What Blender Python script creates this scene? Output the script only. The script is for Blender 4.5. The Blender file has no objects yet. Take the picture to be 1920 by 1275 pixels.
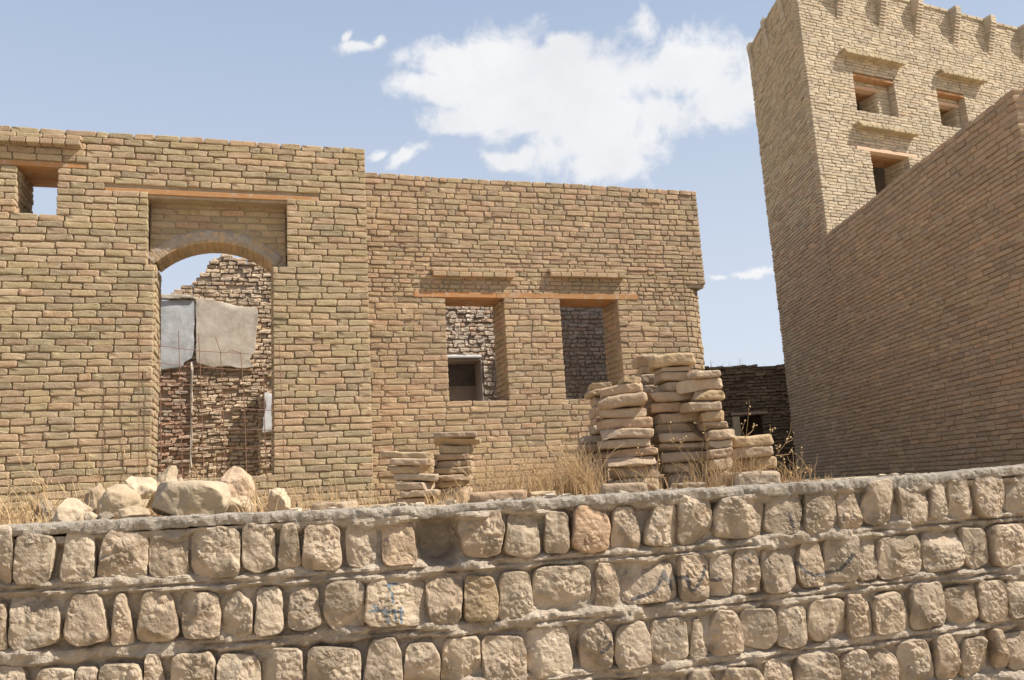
import bpy, math, random
import numpy as np
from mathutils import Vector, Matrix
random.seed(7); rng = np.random.default_rng(11)
S = bpy.context.scene
COL = S.collection
R_ = math.radians

# ------------------------------------------------------------------ camera
EYE = 0.04                       # terrace top is z = 0, the street in front lies at -1.6
PITCH, ROLL, FPX = R_(10.3), R_(-3.3), 1563.0
cam_d = bpy.data.cameras.new('camera'); cam = bpy.data.objects.new('camera', cam_d); COL.objects.link(cam)
S.camera = cam
cam_d.sensor_width = 36; cam_d.lens = 36 * FPX / 1920; cam_d.clip_end = 2000; cam_d.clip_start = .05
CM = (Matrix.Rotation(math.pi / 2 + PITCH, 3, 'X') @ Matrix.Rotation(ROLL, 3, 'Z'))
cam.matrix_world = Matrix.Translation((0, 0, EYE)) @ CM.to_4x4()
CMn = np.array(CM)
# ------------------------------------------------------------------ light
SUN_AZ, SUN_EL = 83.0, 49.0      # azimuth measured from behind the camera towards the right
sd = Vector((math.sin(R_(SUN_AZ)) * math.cos(R_(SUN_EL)), -math.cos(R_(SUN_AZ)) * math.cos(R_(SUN_EL)), math.sin(R_(SUN_EL))))
sl = bpy.data.lights.new('sun', 'SUN'); sl.energy = 5.0; sl.angle = R_(.53); sl.color = (1, .95, .87)
so = bpy.data.objects.new('sun', sl); COL.objects.link(so); so.rotation_euler = sd.to_track_quat('Z', 'Y').to_euler()
S.view_settings.view_transform = 'Standard'; S.view_settings.look = 'None'
S.view_settings.exposure = 0.68; S.view_settings.gamma = 1

def ray(px, py): return CMn @ np.array([px - 960., -(py - 637.5), -FPX])
def at(px, py, Y):
    r = ray(px, py); return r * (Y / r[1]) + np.array([0, 0, EYE])
def to_px(P):
    c = CMn.T @ (np.asarray(P, float) - [0, 0, EYE])
    return (960 + FPX * c[0] / -c[2], 637.5 - FPX * c[1] / -c[2]) if c[2] < -.1 else (-9e3, -9e3)

# ------------------------------------------------------------------ node helpers
class NT:
    def __init__(s, nt): s.t = nt; s.n = nt.nodes; s.l = nt.links
    def add(s, ty, **k):
        n = s.n.new(ty)
        for a, v in k.items(): setattr(n, a, v)
        return n
    def put(s, sock, v):
        if isinstance(v, bpy.types.NodeSocket): s.l.new(v, sock)
        elif v is not None:
            if sock.type == 'RGBA' and len(v) == 3: v = (*v, 1)
            sock.default_value = v
    def math(s, op, a, b=None, c=None, clamp=False):
        n = s.add('ShaderNodeMath', operation=op, use_clamp=clamp)
        for i, v in enumerate((a, b, c)): s.put(n.inputs[i], v)
        return n.outputs[0]
    def vmath(s, op, a, b=None):
        n = s.add('ShaderNodeVectorMath', operation=op)
        s.put(n.inputs[0], a)
        if b is not None: s.put(n.inputs[1], b)
        return n.outputs['Value'] if op in ('DISTANCE', 'LENGTH', 'DOT_PRODUCT') else n.outputs[0]
    def mix(s, f, a, b, bt='MIX'):
        n = s.add('ShaderNodeMix', data_type='RGBA', blend_type=bt)
        s.put(n.inputs[0], f); s.put(n.inputs[6], a); s.put(n.inputs[7], b); return n.outputs[2]
    def noise(s, vec, scale, detail=3, rough=.55, dist=0.):
        n = s.add('ShaderNodeTexNoise'); n.inputs['Scale'].default_value = scale; n.inputs['Detail'].default_value = detail
        n.inputs['Roughness'].default_value = rough; n.inputs['Distortion'].default_value = dist
        s.l.new(vec, n.inputs['Vector']); return n.outputs['Fac']
    def rng(s, v, a, b, c=0., d=1., smooth=False):
        n = s.add('ShaderNodeMapRange', interpolation_type='SMOOTHSTEP' if smooth else 'LINEAR')
        for i, x in enumerate((v, a, b, c, d)): s.put(n.inputs[i], x)
        return n.outputs[0]
    def ramp(s, f, cols, const=True):
        n = s.add('ShaderNodeValToRGB'); r = n.color_ramp; r.interpolation = 'CONSTANT' if const else 'LINEAR'
        while len(r.elements) < len(cols): r.elements.new(.5)
        for i, c in enumerate(cols):
            r.elements[i].position = i / (len(cols) if const else max(1, len(cols) - 1)); r.elements[i].color = (*c, 1)
        s.put(n.inputs[0], f); return n.outputs[0]

def new_mat(name):
    m = bpy.data.materials.new(name); m.use_nodes = True; t = NT(m.node_tree)
    b = t.n['Principled BSDF']; b.inputs['Roughness'].default_value = .93; b.inputs['Specular IOR Level'].default_value = .15
    pos = t.add('ShaderNodeNewGeometry')
    return m, t, b, pos

def brick_mat(name, pal, dust=(.52, .45, .34), dustamt=.35, dark=.35, bump=.8, fine=1., stain=None):
    m, t, b, g = new_mat(name); P = g.outputs['Position']
    oi = t.add('ShaderNodeObjectInfo')
    r = t.math('FRACT', t.math('ADD', g.outputs['Random Per Island'], oi.outputs['Random']))
    mean = np.mean(np.array(pal), 0); pal = [tuple(np.array(c) * .62 + mean * .38) for c in pal]
    base = t.ramp(r, pal)
    r2 = t.math('FRACT', t.math('MULTIPLY', r, 17.37))
    base = t.mix(1, base, t.ramp(r2, [(.80, .80, .80), (1.12, 1.1, 1.08), (1, 1, 1), (.92, .90, .88), (1.06, 1.04, .98)]), 'MULTIPLY')
    n1 = t.noise(P, 22, 5, .65); n2 = t.noise(P, 120, 4, .7); n3 = t.noise(P, 1.7, 5, .62)
    base = t.mix(1, base, t.ramp(n1, [(.50, .48, .45), (.98, .98, .98), (1.02, 1.02, 1.02), (1.45, 1.42, 1.36)], False), 'MULTIPLY')
    base = t.mix(t.rng(n2, .45, .7, 0, .55), base, (.62, .54, .42))
    base = t.mix(t.rng(n2, .52, .30, 0, dark), base, (.10, .075, .05))
    base = t.mix(t.rng(t.noise(P, 70, 3, .75), .36, .26, 0, .75), base, (.09, .07, .045))
    base = t.mix(t.rng(t.noise(P, 31, 4, .7), .54, .72, 0, .34), base, tuple(c * k for c, k in zip(tuple(mean), (.95, 1.04, .62))))
    du = t.noise(P, 13, 6, .75, .4)
    base = t.mix(t.math('MULTIPLY', t.rng(du, .54, .68, 0, 1), dustamt), base, dust)
    base = t.mix(1, base, t.ramp(n3, [(.68, .68, .70), (.95, .95, .95), (1.06, 1.05, 1.04), (1.2, 1.19, 1.16)], False), 'MULTIPLY')
    sv = t.vmath('MULTIPLY', P, (1, 1, .13)); base = t.mix(1, base, t.ramp(t.noise(sv, 7, 5, .6), [(.80, .79, .79), (.97, .97, .97), (1.03, 1.03, 1.02), (1.14, 1.13, 1.11)], False), 'MULTIPLY')
    if stain: base = t.mix(t.rng(t.noise(P, 1.1, 4, .6), .48, .66, 0, .75), base, stain)
    t.put(b.inputs['Base Color'], base)
    bp = t.add('ShaderNodeBump'); bp.inputs['Strength'].default_value = bump; bp.inputs['Distance'].default_value = .012
    h = t.math('ADD', t.noise(P, 38, 7, .78), t.math('MULTIPLY', t.noise(P, 150 * fine, 3, .6), .35))
    t.put(bp.inputs['Height'], h); t.put(b.inputs['Normal'], bp.outputs[0]); return m

def mud_mat(name, c1, c2, c3, sc=14, bump=.7, dist=.012, paint=False, island=False, pits=0.):
    m, t, b, g = new_mat(name); P = g.outputs['Position']
    n = t.noise(P, sc, 7, .65, .3)
    base = t.ramp(n, [c1, c1, c2, c3, c3], False)
    base = t.mix(t.rng(t.noise(P, 150, 4, .7), .42, .25, 0, .5), base, tuple(x * .35 for x in c1))
    base = t.mix(1, base, t.ramp(t.noise(P, 2.5, 4), [(.80, .79, .78), (1, 1, 1), (1.14, 1.13, 1.12)], False), 'MULTIPLY')
    if island:
        oi = t.add('ShaderNodeObjectInfo')
        base = t.mix(1, base, t.ramp(oi.outputs['Random'], [(.96, .95, .94), (1.0, .985, .96), (.90, .885, .87), (.98, .95, .92), (.95, .945, .93), (1.03, 1.02, 1.0), (.93, .89, .85)]), 'MULTIPLY')
        oc = t.add('ShaderNodeObjectInfo'); base = t.mix(1, base, oc.outputs['Color'], 'MULTIPLY')
    if paint:
        at_ = t.add('ShaderNodeAttribute', attribute_name='paint'); ac = t.add('ShaderNodeAttribute', attribute_name='paintblue')
        f = t.math('MULTIPLY', t.rng(t.math('ADD', at_.outputs['Fac'], t.math('MULTIPLY', t.math('SUBTRACT', t.noise(P, 90, 5, .7), .5), 1.0)), .45, .75), .75, clamp=True)
        base = t.mix(f, base, t.mix(ac.outputs['Fac'], (.085, .09, .10), (.12, .19, .25)))
    t.put(b.inputs['Base Color'], base)
    bp = t.add('ShaderNodeBump'); bp.inputs['Strength'].default_value = bump; bp.inputs['Distance'].default_value = dist
    h = t.math('ADD', t.noise(P, sc * 2.6, 7, .68), t.math('MULTIPLY', t.noise(P, 180, 3, .6), .25))
    if pits:
        msk = t.rng(t.noise(P, 8, 2), .47, .6)
        h = t.math('ADD', h, t.math('MULTIPLY', t.math('MULTIPLY', t.noise(P, 62, 4, .75), msk), pits))
    t.put(bp.inputs['Height'], h); t.put(b.inputs['Normal'], bp.outputs[0]); return m

def wood_mat(name, c1, c2):
    m, t, b, g = new_mat(name); tc = t.add('ShaderNodeTexCoord')
    mp = t.add('ShaderNodeMapping'); mp.inputs['Scale'].default_value = (1.2, 22, 22); t.l.new(tc.outputs['Object'], mp.inputs[0])
    n = t.noise(mp.outputs[0], 3, 5, .6, .6)
    oi = t.add('ShaderNodeObjectInfo')
    base = t.mix(n, c1, c2)
    base = t.mix(1, base, t.ramp(oi.outputs['Random'], [(1, 1, 1), (.85, .82, .8), (1.1, 1.05, 1)]), 'MULTIPLY')
    base = t.mix(t.rng(t.noise(g.outputs['Position'], 9, 6, .7), .50, .66, 0, .7), base, (.42, .34, .25))
    base = t.mix(t.rng(t.noise(mp.outputs[0], 6, 4, .7), .56, .68, 0, .6), base, (.16, .09, .045))
    t.put(b.inputs['Base Color'], base); b.inputs['Roughness'].default_value = .7
    bp = t.add('ShaderNodeBump'); bp.inputs['Strength'].default_value = .3; bp.inputs['Distance'].default_value = .004
    t.put(bp.inputs['Height'], n); t.put(b.inputs['Normal'], bp.outputs[0]); return m

def flat_mat(name, c, rough=.9, var=.25, sc=30):
    m, t, b, g = new_mat(name)
    n = t.noise(g.outputs['Position'], sc, 4, .6)
    t.put(b.inputs['Base Color'], t.mix(n, tuple(x * (1 - var) for x in c), tuple(min(1, x * (1 + var)) for x in c)))
    b.inputs['Roughness'].default_value = rough; return m

# ------------------------------------------------------------------ world: sky and clouds
W = bpy.data.worlds.new('World'); S.world = W; W.use_nodes = True
w = NT(W.node_tree); bg = w.n['Background']
sky = w.add('ShaderNodeTexSky', sky_type='NISHITA'); sky.sun_disc = False
sky.sun_elevation = R_(SUN_EL); sky.sun_rotation = R_(180 - SUN_AZ); sky.air_density = 1.0; sky.dust_density = 1.6; sky.ozone_density = 1.2; sky.altitude = 400
BGS = .10
tc = w.add('ShaderNodeTexCoord'); D = tc.outputs['Generated']
sep = w.add('ShaderNodeSeparateXYZ'); w.l.new(D, sep.inputs[0])
el = sep.outputs[2]
hz = w.rng(el, -.02, .62, 1., .08)
skyc = w.mix(hz, w.mix(.8, sky.outputs[0], tuple(v / BGS for v in (.22, .292, .427))), tuple(v / BGS for v in (.485, .52, .57)))
yy = w.math('MAXIMUM', sep.outputs[1], .05)
comb = w.add('ShaderNodeCombineXYZ'); w.put(comb.inputs[0], w.math('DIVIDE', sep.outputs[0], yy)); w.put(comb.inputs[1], w.math('DIVIDE', el, yy))
warp = w.add('ShaderNodeTexNoise'); warp.inputs['Scale'].default_value = 11; warp.inputs['Detail'].default_value = 7; w.l.new(D, warp.inputs['Vector'])
wv = w.vmath('SCALE', w.vmath('SUBTRACT', warp.outputs['Color'], (.5, .5, .5))); wv.node.inputs['Scale'].default_value = .09
PP = w.vmath('ADD', comb.outputs[0], wv)
lobes = [(955, 110, 105, 75), (860, 120, 95, 45), (815, 182, 88, 38), (850, 235, 80, 32), (1010, 170, 120, 85), (1130, 150, 110, 80), (1090, 235, 135, 85), (960, 210, 110, 55), (890, 165, 80, 60), (1050, 120, 80, 60), (1150, 285, 125, 52),
         (1300, 140, 120, 72), (1360, 195, 95, 60), (1240, 235, 110, 62), (1195, 60, 36, 42, .10), (1425, 170, 40, 70), (948, 290, 42, 30),
         (672, 92, 50, 17), (645, 72, 12, 20), (707, 85, 18, 18), (762, 297, 42, 16, .04), (715, 292, 35, 9, .12), (1415, 508, 38, 13, .10), (1358, 514, 26, 9, .14), (1060, 70, 40, 25)]
acc = None
for (cx, cy, rx, ry, *wk) in lobes:
    r = ray(cx, cy); c = (r[0] / r[1], r[2] / r[1], 0); rr = ray(cx + rx, cy); ru = ray(cx, cy - ry)
    a = abs(rr[0] / rr[1] - c[0]); bb = abs(ru[2] / ru[1] - c[1])
    q = w.vmath('MULTIPLY', w.vmath('SUBTRACT', PP, c), (1 / a, 1 / bb, 0))
    d = w.math('SUBTRACT', 1 - (wk[0] if wk else 0), w.math('MULTIPLY', w.vmath('LENGTH', q), .5))
    acc = d if acc is None else w.add('ShaderNodeMath', operation='SMOOTH_MAX') if False else w.math('MAXIMUM', acc, d)
det = w.noise(D, 17, 9, .62, .3)
fld = w.math('ADD', w.math('MULTIPLY_ADD', acc, 1.5, -.25), w.math('MULTIPLY', w.math('SUBTRACT', det, .5), 2.1))
cm = w.rng(fld, .30, .90, 0, 1, True)
cm = w.math('MULTIPLY', cm, w.rng(sep.outputs[1], .1, .25))
# fair-weather clouds elsewhere in the sky, behind and beside the camera
oth = w.rng(w.noise(D, 3.2, 8, .6), .60, .74, 0, .9, True)
oth = w.math('MULTIPLY', oth, w.math('MULTIPLY', w.rng(sep.outputs[1], .35, .1), w.rng(el, 0, .15)))
cm = w.math('MAXIMUM', cm, oth)
shade = w.rng(w.noise(D, 9, 5, .6), .3, .7)
cc = w.mix(shade, tuple(v / BGS for v in (.515, .522, .54)), tuple(v / BGS for v in (.60, .60, .605)))
w.put(bg.inputs['Color'], w.mix(w.math('MULTIPLY', cm, .95), skyc, cc)); bg.inputs['Strength'].default_value = BGS

# ------------------------------------------------------------------ numpy noise
def _h(ix, iy, iz, seed):
    n = (ix * 374761393 + iy * 668265263 + iz * 2147483647 + seed * 1274126177) & 0xffffffff
    n = ((n ^ (n >> 13)) * 1274126177) & 0xffffffff; n = (n ^ (n >> 16)) & 0xffffffff
    return n / 4294967295.0
def vnoise(P, scale, seed=0):
    P = np.asarray(P, float) * scale; i = np.floor(P).astype(np.int64); f = P - i; f = f * f * (3 - 2 * f); o = 0
    for dx in (0, 1):
        for dy in (0, 1):
            for dz in (0, 1):
                wt = (f[..., 0] if dx else 1 - f[..., 0]) * (f[..., 1] if dy else 1 - f[..., 1]) * (f[..., 2] if dz else 1 - f[..., 2])
                o = o + wt * _h(i[..., 0] + dx, i[..., 1] + dy, i[..., 2] + dz, seed)
    return o * 2 - 1
def fbm(P, scale, octv=4, seed=0, g=.5):
    a = 1; o = 0
    for k in range(octv): o = o + a * vnoise(P, scale * 2 ** k, seed + k * 7); a *= g
    return o
def sstep(a, b, x): t = np.clip((x - a) / (b - a), 0, 1); return t * t * (3 - 2 * t)

# ------------------------------------------------------------------ object helpers
def mesh_from(name, V, F, smooth=True):
    me = bpy.data.meshes.new(name); me.from_pydata([tuple(map(float, v)) for v in V], [], F); 
    if smooth: me.polygons.foreach_set('use_smooth', [True] * len(me.polygons))
    me.update(); return me
def obj(name, me, mat=None, parent=None, loc=(0, 0, 0), rot=(0, 0, 0), kind=None):
    o = bpy.data.objects.new(name, me); COL.objects.link(o)
    if mat and not me.materials: me.materials.append(mat)
    o.parent = parent; o.location = loc; o.rotation_euler = rot
    if kind: o['kind'] = kind
    return o
def tag(o, label, cat, group=None, kind=None):
    o['label'] = label; o['category'] = cat
    if group: o['group'] = group
    o['kind'] = kind or 'thing'
    return o
def thing(name, label, cat, xy, ang, z=0, group=None):
    o = bpy.data.objects.new(name, None); COL.objects.link(o); o.empty_display_size = .2
    o.location = (xy[0], xy[1], z); o.rotation_euler = (0, 0, R_(ang)); return tag(o, label, cat, group)
def rot2(a): a = R_(a); return np.array([[math.cos(a), -math.sin(a)], [math.sin(a), math.cos(a)]])
class Frame:
    """local frame of a wall: x along it, y into it (away from the viewer), z up"""
    def __init__(s, xy, ang): s.o = np.array(xy, float); s.a = ang; s.M = rot2(ang)
    def w(s, x, y): return s.o + s.M @ np.array([x, y])
    def l(s, X, Y): return s.M.T @ (np.array([X, Y]) - s.o)
    def hit(s, px, py, wy=0.):
        n = s.M[:, 1]; r = ray(px, py); t = (n @ s.o + wy) / (n @ r[:2]); P = r * t
        return float(s.M[:, 0] @ (P[:2] - s.o)), float(P[2] + EYE)
def box(V, F, x0, x1, y0, y1, z0, z1):
    b = len(V); V += [(x, y, z) for x in (x0, x1) for y in (y0, y1) for z in (z0, z1)]
    F += [tuple(b + i for i in f) for f in ((0, 1, 3, 2), (4, 6, 7, 5), (0, 4, 5, 1), (2, 3, 7, 6), (0, 2, 6, 4), (1, 5, 7, 3))]
def bevbox(name, x0, x1, y0, y1, z0, z1, bev=.006):
    V, F = [], []; box(V, F, x0, x1, y0, y1, z0, z1); me = mesh_from(name, V, F, False)
    import bmesh; bm = bmesh.new(); bm.from_mesh(me); bmesh.ops.bevel(bm, geom=bm.edges[:], offset=bev, segments=1, affect='EDGES'); bm.to_mesh(me); bm.free(); return me
def slab_holes(name, x0, x1, z0, z1, y0, y1, holes, jit=0):
    """solid wall core with rectangular openings, only outer faces"""
    holes = [(h[0] - jit, h[1] + jit, h[2], h[3] + (.045 if jit else 0)) for h in holes]
    xs = sorted({x0, x1, *[min(max(v, x0), x1) for h in holes for v in h[:2]]}); zs = sorted({z0, z1, *[min(max(v, z0), z1) for h in holes for v in h[2:]]})
    nx, nz = len(xs) - 1, len(zs) - 1
    solid = [[not any(h[0] <= (xs[i] + xs[i + 1]) / 2 <= h[1] and h[2] <= (zs[k] + zs[k + 1]) / 2 <= h[3] for h in holes) for k in range(nz)] for i in range(nx)]
    idx, V, F = {}, [], []
    def v(x, y, z):
        k = (x, y, z)
        if k not in idx: idx[k] = len(V); V.append(k)
        return idx[k]
    ok = lambda i, k: 0 <= i < nx and 0 <= k < nz and solid[i][k]
    for i in range(nx):
        for k in range(nz):
            if not solid[i][k]: continue
            a, b, c, d = xs[i], xs[i + 1], zs[k], zs[k + 1]
            F.append((v(a, y0, c), v(b, y0, c), v(b, y0, d), v(a, y0, d))); F.append((v(b, y1, c), v(a, y1, c), v(a, y1, d), v(b, y1, d)))
            if not ok(i - 1, k): F.append((v(a, y1, c), v(a, y0, c), v(a, y0, d), v(a, y1, d)))
            if not ok(i + 1, k): F.append((v(b, y0, c), v(b, y1, c), v(b, y1, d), v(b, y0, d)))
            if not ok(i, k - 1): F.append((v(a, y1, c), v(b, y1, c), v(b, y0, c), v(a, y0, c)))
            if not ok(i, k + 1): F.append((v(a, y0, d), v(b, y0, d), v(b, y1, d), v(a, y1, d)))
    return mesh_from(name, V, F, False)

# ------------------------------------------------------------------ bricks
BL, BH, BD = .235, .06, .11
def brick_variant(seed, rough=1.):
    r = np.random.default_rng(seed); L, H, D = BL / 2, BH / 2, BD; c = .006 * (1 + .8 * rough)
    ring = [(-L, -H + c), (-L + c * .35, -H + c * .35), (-L + c, -H), (-L * .33, -H), (L * .33, -H), (L - c, -H), (L - c * .35, -H + c * .35), (L, -H + c),
            (L, H - c), (L - c * .35, H - c * .35), (L - c, H), (L * .33, H), (-L * .33, H), (-L + c, H), (-L + c * .35, H - c * .35), (-L, H - c)]
    ring = np.array(ring); n = len(ring); nr = ring / np.linalg.norm(ring / [[L, H]], axis=1)[:, None]
    jit = r.normal(0, .0020 * rough, (n, 2)); sag = np.stack([np.zeros(n), np.interp(ring[:, 0], [-L, 0, L], r.normal(0, .0028 * rough, 3))], 1)
    V = []
    for (y, ins) in ((D, 0), (.007, 0), (.0020, .0018), (0, .0050 + .002 * rough), (-.0003, .0095 + .002 * rough)):
        p = ring + jit + sag
        q = p.copy(); q[:, 0] -= np.sign(p[:, 0]) * ins * np.clip(np.abs(p[:, 0]) / L, 0, 1); q[:, 1] -= np.sign(p[:, 1]) * ins * np.clip(np.abs(p[:, 1]) / H, 0, 1)
        if y < .1: q += r.normal(0, .0008 * rough, (n, 2)); ys = y + r.normal(0, .0011 * rough, n)
        else: ys = np.full(n, y)
        V += [(q[i, 0], ys[i], q[i, 1]) for i in range(n)]
    b = len(V); V += [(x, r.normal(-.0005, .0022 * rough), r.normal(0, .002)) for x in (-L * .6, 0, L * .6)]
    F = [(k * n + i, k * n + (i + 1) % n, (k + 1) * n + (i + 1) % n, (k + 1) * n + i) for k in range(4) for i in range(n)]
    o = 4 * n
    near = [b if ring[i, 0] < -L * .5 else (b + 2 if ring[i, 0] > L * .5 else b + 1) for i in range(n)]
    for i in range(n):
        j = (i + 1) % n; F.append((o + i, o + j, near[i]))
        if near[i] != near[j]: F.append((o + j, near[j], near[i]))
    return np.array(V), F
VAR = [brick_variant(100 + i, 1.05) for i in range(14)]; VARR = [brick_variant(300 + i, 2.0) for i in range(14)]

class Path:
    def __init__(s, pts):
        s.p = np.array(pts, float); d = np.diff(s.p, axis=0); s.d = np.hypot(d[:, 0], d[:, 1]); s.c = np.concatenate([[0], np.cumsum(s.d)]); s.L = s.c[-1]
        s.t = np.degrees(np.arctan2(d[:, 1], d[:, 0]))
    def at(s, q):
        i = int(np.clip(np.searchsorted(s.c, q) - 1, 0, len(s.d) - 1)); f = (q - s.c[i]) / s.d[i]
        return s.p[i] + (s.p[i + 1] - s.p[i]) * f, s.t[i]

def lay(out, path, z0, z1, holes=(), pitch=.07, L=.235, joint=.010, proud=.012, rough=0, s0=0., s1=None, jitlen=.12, skip=0., top=None, tilt=.5, hj=.0, yj=.004, phase=None, header=.08):
    """rows of bricks on a path; holes(z) or rects; top(s) gives the height of a broken top"""
    s1 = path.L if s1 is None else s1
    nrow = max(1, round((z1 - z0) / pitch)); pitch = (z1 - z0) / nrow
    for k in range(nrow):
        zc = z0 + (k + .5) * pitch; segs = [(s0, s1)]
        for h in holes:
            if h[2] < zc < h[3]:
                ns = []
                for a, b in segs:
                    if h[0] > a: ns.append((a, min(b, h[0])))
                    if h[1] < b: ns.append((max(a, h[1]), b))
                segs = [(a, b) for a, b in ns if b - a > .03]
        for a, b in segs:
            u = a; first = True
            while u < b - .02:
                ln = L * (1 + random.gauss(0, jitlen)); ln = max(ln, .3 * L)
                if random.random() < header: ln = L * .5
                if first: ln *= (.55 if (k % 2) else 1.) * random.uniform(.85, 1.1); first = False
                if b - (u + ln) < .07: ln = b - u
                ln = min(ln, 1.45 * L)
                e = u + ln; uc = (u + e) / 2
                if random.random() >= skip and (top is None or zc < top(uc)):
                    p, t = path.at(uc)
                    wob = .004 * math.sin(uc * 2.1 + k * .7)
                    out.append((p[0], p[1], zc + random.gauss(0, .0012 + hj) + wob, t + random.gauss(0, tilt), ln - joint * random.uniform(.7, 1.4), pitch - joint * random.uniform(.75, 1.25),
                                proud + random.gauss(0, yj), random.gauss(0, .5 + tilt * .6), random.randrange(14), rough))
                u = e
def emit(bricks, parent, fr, mat, limit=300, name='brick'):
    """the ones that show largest become objects, the rest one stuff mesh"""
    data = []
    for bk in bricks:
        P = np.array([bk[0], bk[1], bk[2]]); x, y = to_px(P); t = R_(bk[3]); n = np.array([math.sin(t), -math.cos(t), 0])
        v = -P + [0, 0, EYE]; dd = np.linalg.norm(v); c = max(0.02, n @ v / dd)
        inside = -20 < x < 1940 and -10 < y < 1285
        data.append(((bk[4] * bk[5] * c / dd ** 2) * (1 if inside else .001), bk))
    data.sort(key=lambda q: -q[0]); lim = min(limit, len(data))
    def pose(bk):
        X, Y, z, t, ln, h, pr, tl, vi, ro = bk
        a = R_(t); lx, ly = fr.l(X + math.sin(a) * pr, Y - math.cos(a) * pr)
        return lx, ly, z, R_(t - fr.a), R_(tl), ln / BL, h / BH
    meshes = {}
    for _, bk in data[:lim]:
        key = (bk[8], bk[9])
        if key not in meshes:
            V, F = (VARR if bk[9] else VAR)[bk[8]]; meshes[key] = mesh_from(name, V, F); meshes[key].materials.append(mat)
        lx, ly, z, t, tl, sx, sz = pose(bk)
        o = obj(name, meshes[key], None, parent, (lx, ly, z)); o.rotation_euler = (0, tl * .35, t); o.scale = (sx, 1, sz)
    rest = data[lim:]
    if rest:
        VV, FF, b = [], [], 0
        for _, bk in rest:
            V, F = (VARR if bk[9] else VAR)[bk[8]]; lx, ly, z, t, tl, sx, sz = pose(bk)
            q = V * [sx, 1, sz]; c, s = math.cos(tl * .35), math.sin(tl * .35)
            q = np.stack([q[:, 0] * c + q[:, 2] * s, q[:, 1], -q[:, 0] * s + q[:, 2] * c], 1); c, s = math.cos(t), math.sin(t)
            VV.append(np.stack([q[:, 0] * c - q[:, 1] * s + lx, q[:, 0] * s + q[:, 1] * c + ly, q[:, 2] + z], 1))
            FF += [tuple(i + b for i in f) for f in F]; b += len(V)
        obj('brickwork', mesh_from('brickwork', np.concatenate(VV), FF), mat, parent, kind='stuff')

def lump(name, dx, dy, dz, seed, n=8, pw=5., amp=.02, cuts=3, fine=.25, cutd=(.72, .95), smooth=False):
    """a stone: rounded block, chipped by planes and roughened; centred, full sizes dx dy dz"""
    r = np.random.default_rng(seed); V, F, idx = [], [], {}
    def v(a, b, c):
        k = (round(a, 5), round(b, 5), round(c, 5))
        if k not in idx: idx[k] = len(V); V.append(k)
        return idx[k]
    g = [math.tan((i / n * 2 - 1) * .78) / math.tan(.78) for i in range(n + 1)]
    for ax in range(3):
        for sgn in (-1, 1):
            for i in range(n):
                for j in range(n):
                    q = []
                    for (a, b) in ((g[i], g[j]), (g[i + 1], g[j]), (g[i + 1], g[j + 1]), (g[i], g[j + 1])):
                        p = [0, 0, 0]; p[ax] = sgn; p[(ax + 1) % 3] = a; p[(ax + 2) % 3] = b; q.append(v(*p))
                    F.append(tuple(q if sgn > 0 else q[::-1]))
    P = np.array(V); m = min(dx, dy, dz)
    if pw >= 9:
        h = np.array([dx, dy, dz]) / 2; rd = .30 * m; gx = P.copy(); Q = np.sign(P) * np.abs(P) ** .75 * h; inn = h - rd
        Cc = np.clip(Q, -inn, inn); D_ = P * h - Cc * (np.abs(P * h) > inn); D_ = Q - Cc; nn = np.linalg.norm(D_, axis=1)
        P = Cc + D_ / np.maximum(nn, 1e-9)[:, None] * np.minimum(nn, rd)[:, None]
        P[:, 0] *= 1 + .06 * fbm(np.stack([P[:, 1] * 0, P[:, 1], P[:, 2]], 1) + seed, 9, 2, seed) * 1.0; P[:, 2] += m * .07 * fbm(P * [1, 1, 0] + seed, 7, 2, seed + 2)
    else:
        P = P / (np.sum(np.abs(P) ** pw, axis=1) ** (1 / pw))[:, None] * [dx / 2, dy / 2, dz / 2]
    for _ in range(cuts):
        d = r.normal(size=3); d /= np.linalg.norm(d); ext = np.max(P @ d); lim = ext * r.uniform(*cutd)
        e = P @ d - lim; P = P - np.outer(np.clip(e, 0, None), d) * .93
    N = P / np.maximum(np.linalg.norm(P / [[dx, dy, dz]], axis=1), 1e-6)[:, None]; N /= np.linalg.norm(N, axis=1)[:, None]
    off = r.uniform(-50, 50, 3)
    P = P + N * (fbm(P + off, 2.2 / max(dx, dy), 3, seed) * amp * m * 3)[:, None] + N * (fbm(P + off, 22, 3, seed + 5) * fine * .012)[:, None]
    return mesh_from(name, P, F, smooth)

def strand(V, F, pts, r0, r1=None):
    r1 = r0 * .4 if r1 is None else r1; b = len(V); n = len(pts); P = np.array(pts, float)
    for i in range(n):
        d = P[min(i + 1, n - 1)] - P[max(i - 1, 0)]; d /= (np.linalg.norm(d) + 1e-9)
        a = np.cross(d, [0.3, .9, .2]); a /= (np.linalg.norm(a) + 1e-9); c = np.cross(d, a); rr = r0 + (r1 - r0) * i / (n - 1)
        for k in range(3):
            t = k * 2.0944; V.append(tuple(P[i] + (a * math.cos(t) + c * math.sin(t)) * rr))
    for i in range(n - 1):
        for k in range(3): F.append((b + i * 3 + k, b + i * 3 + (k + 1) % 3, b + i * 3 + 3 + (k + 1) % 3, b + i * 3 + 3 + k))

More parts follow.
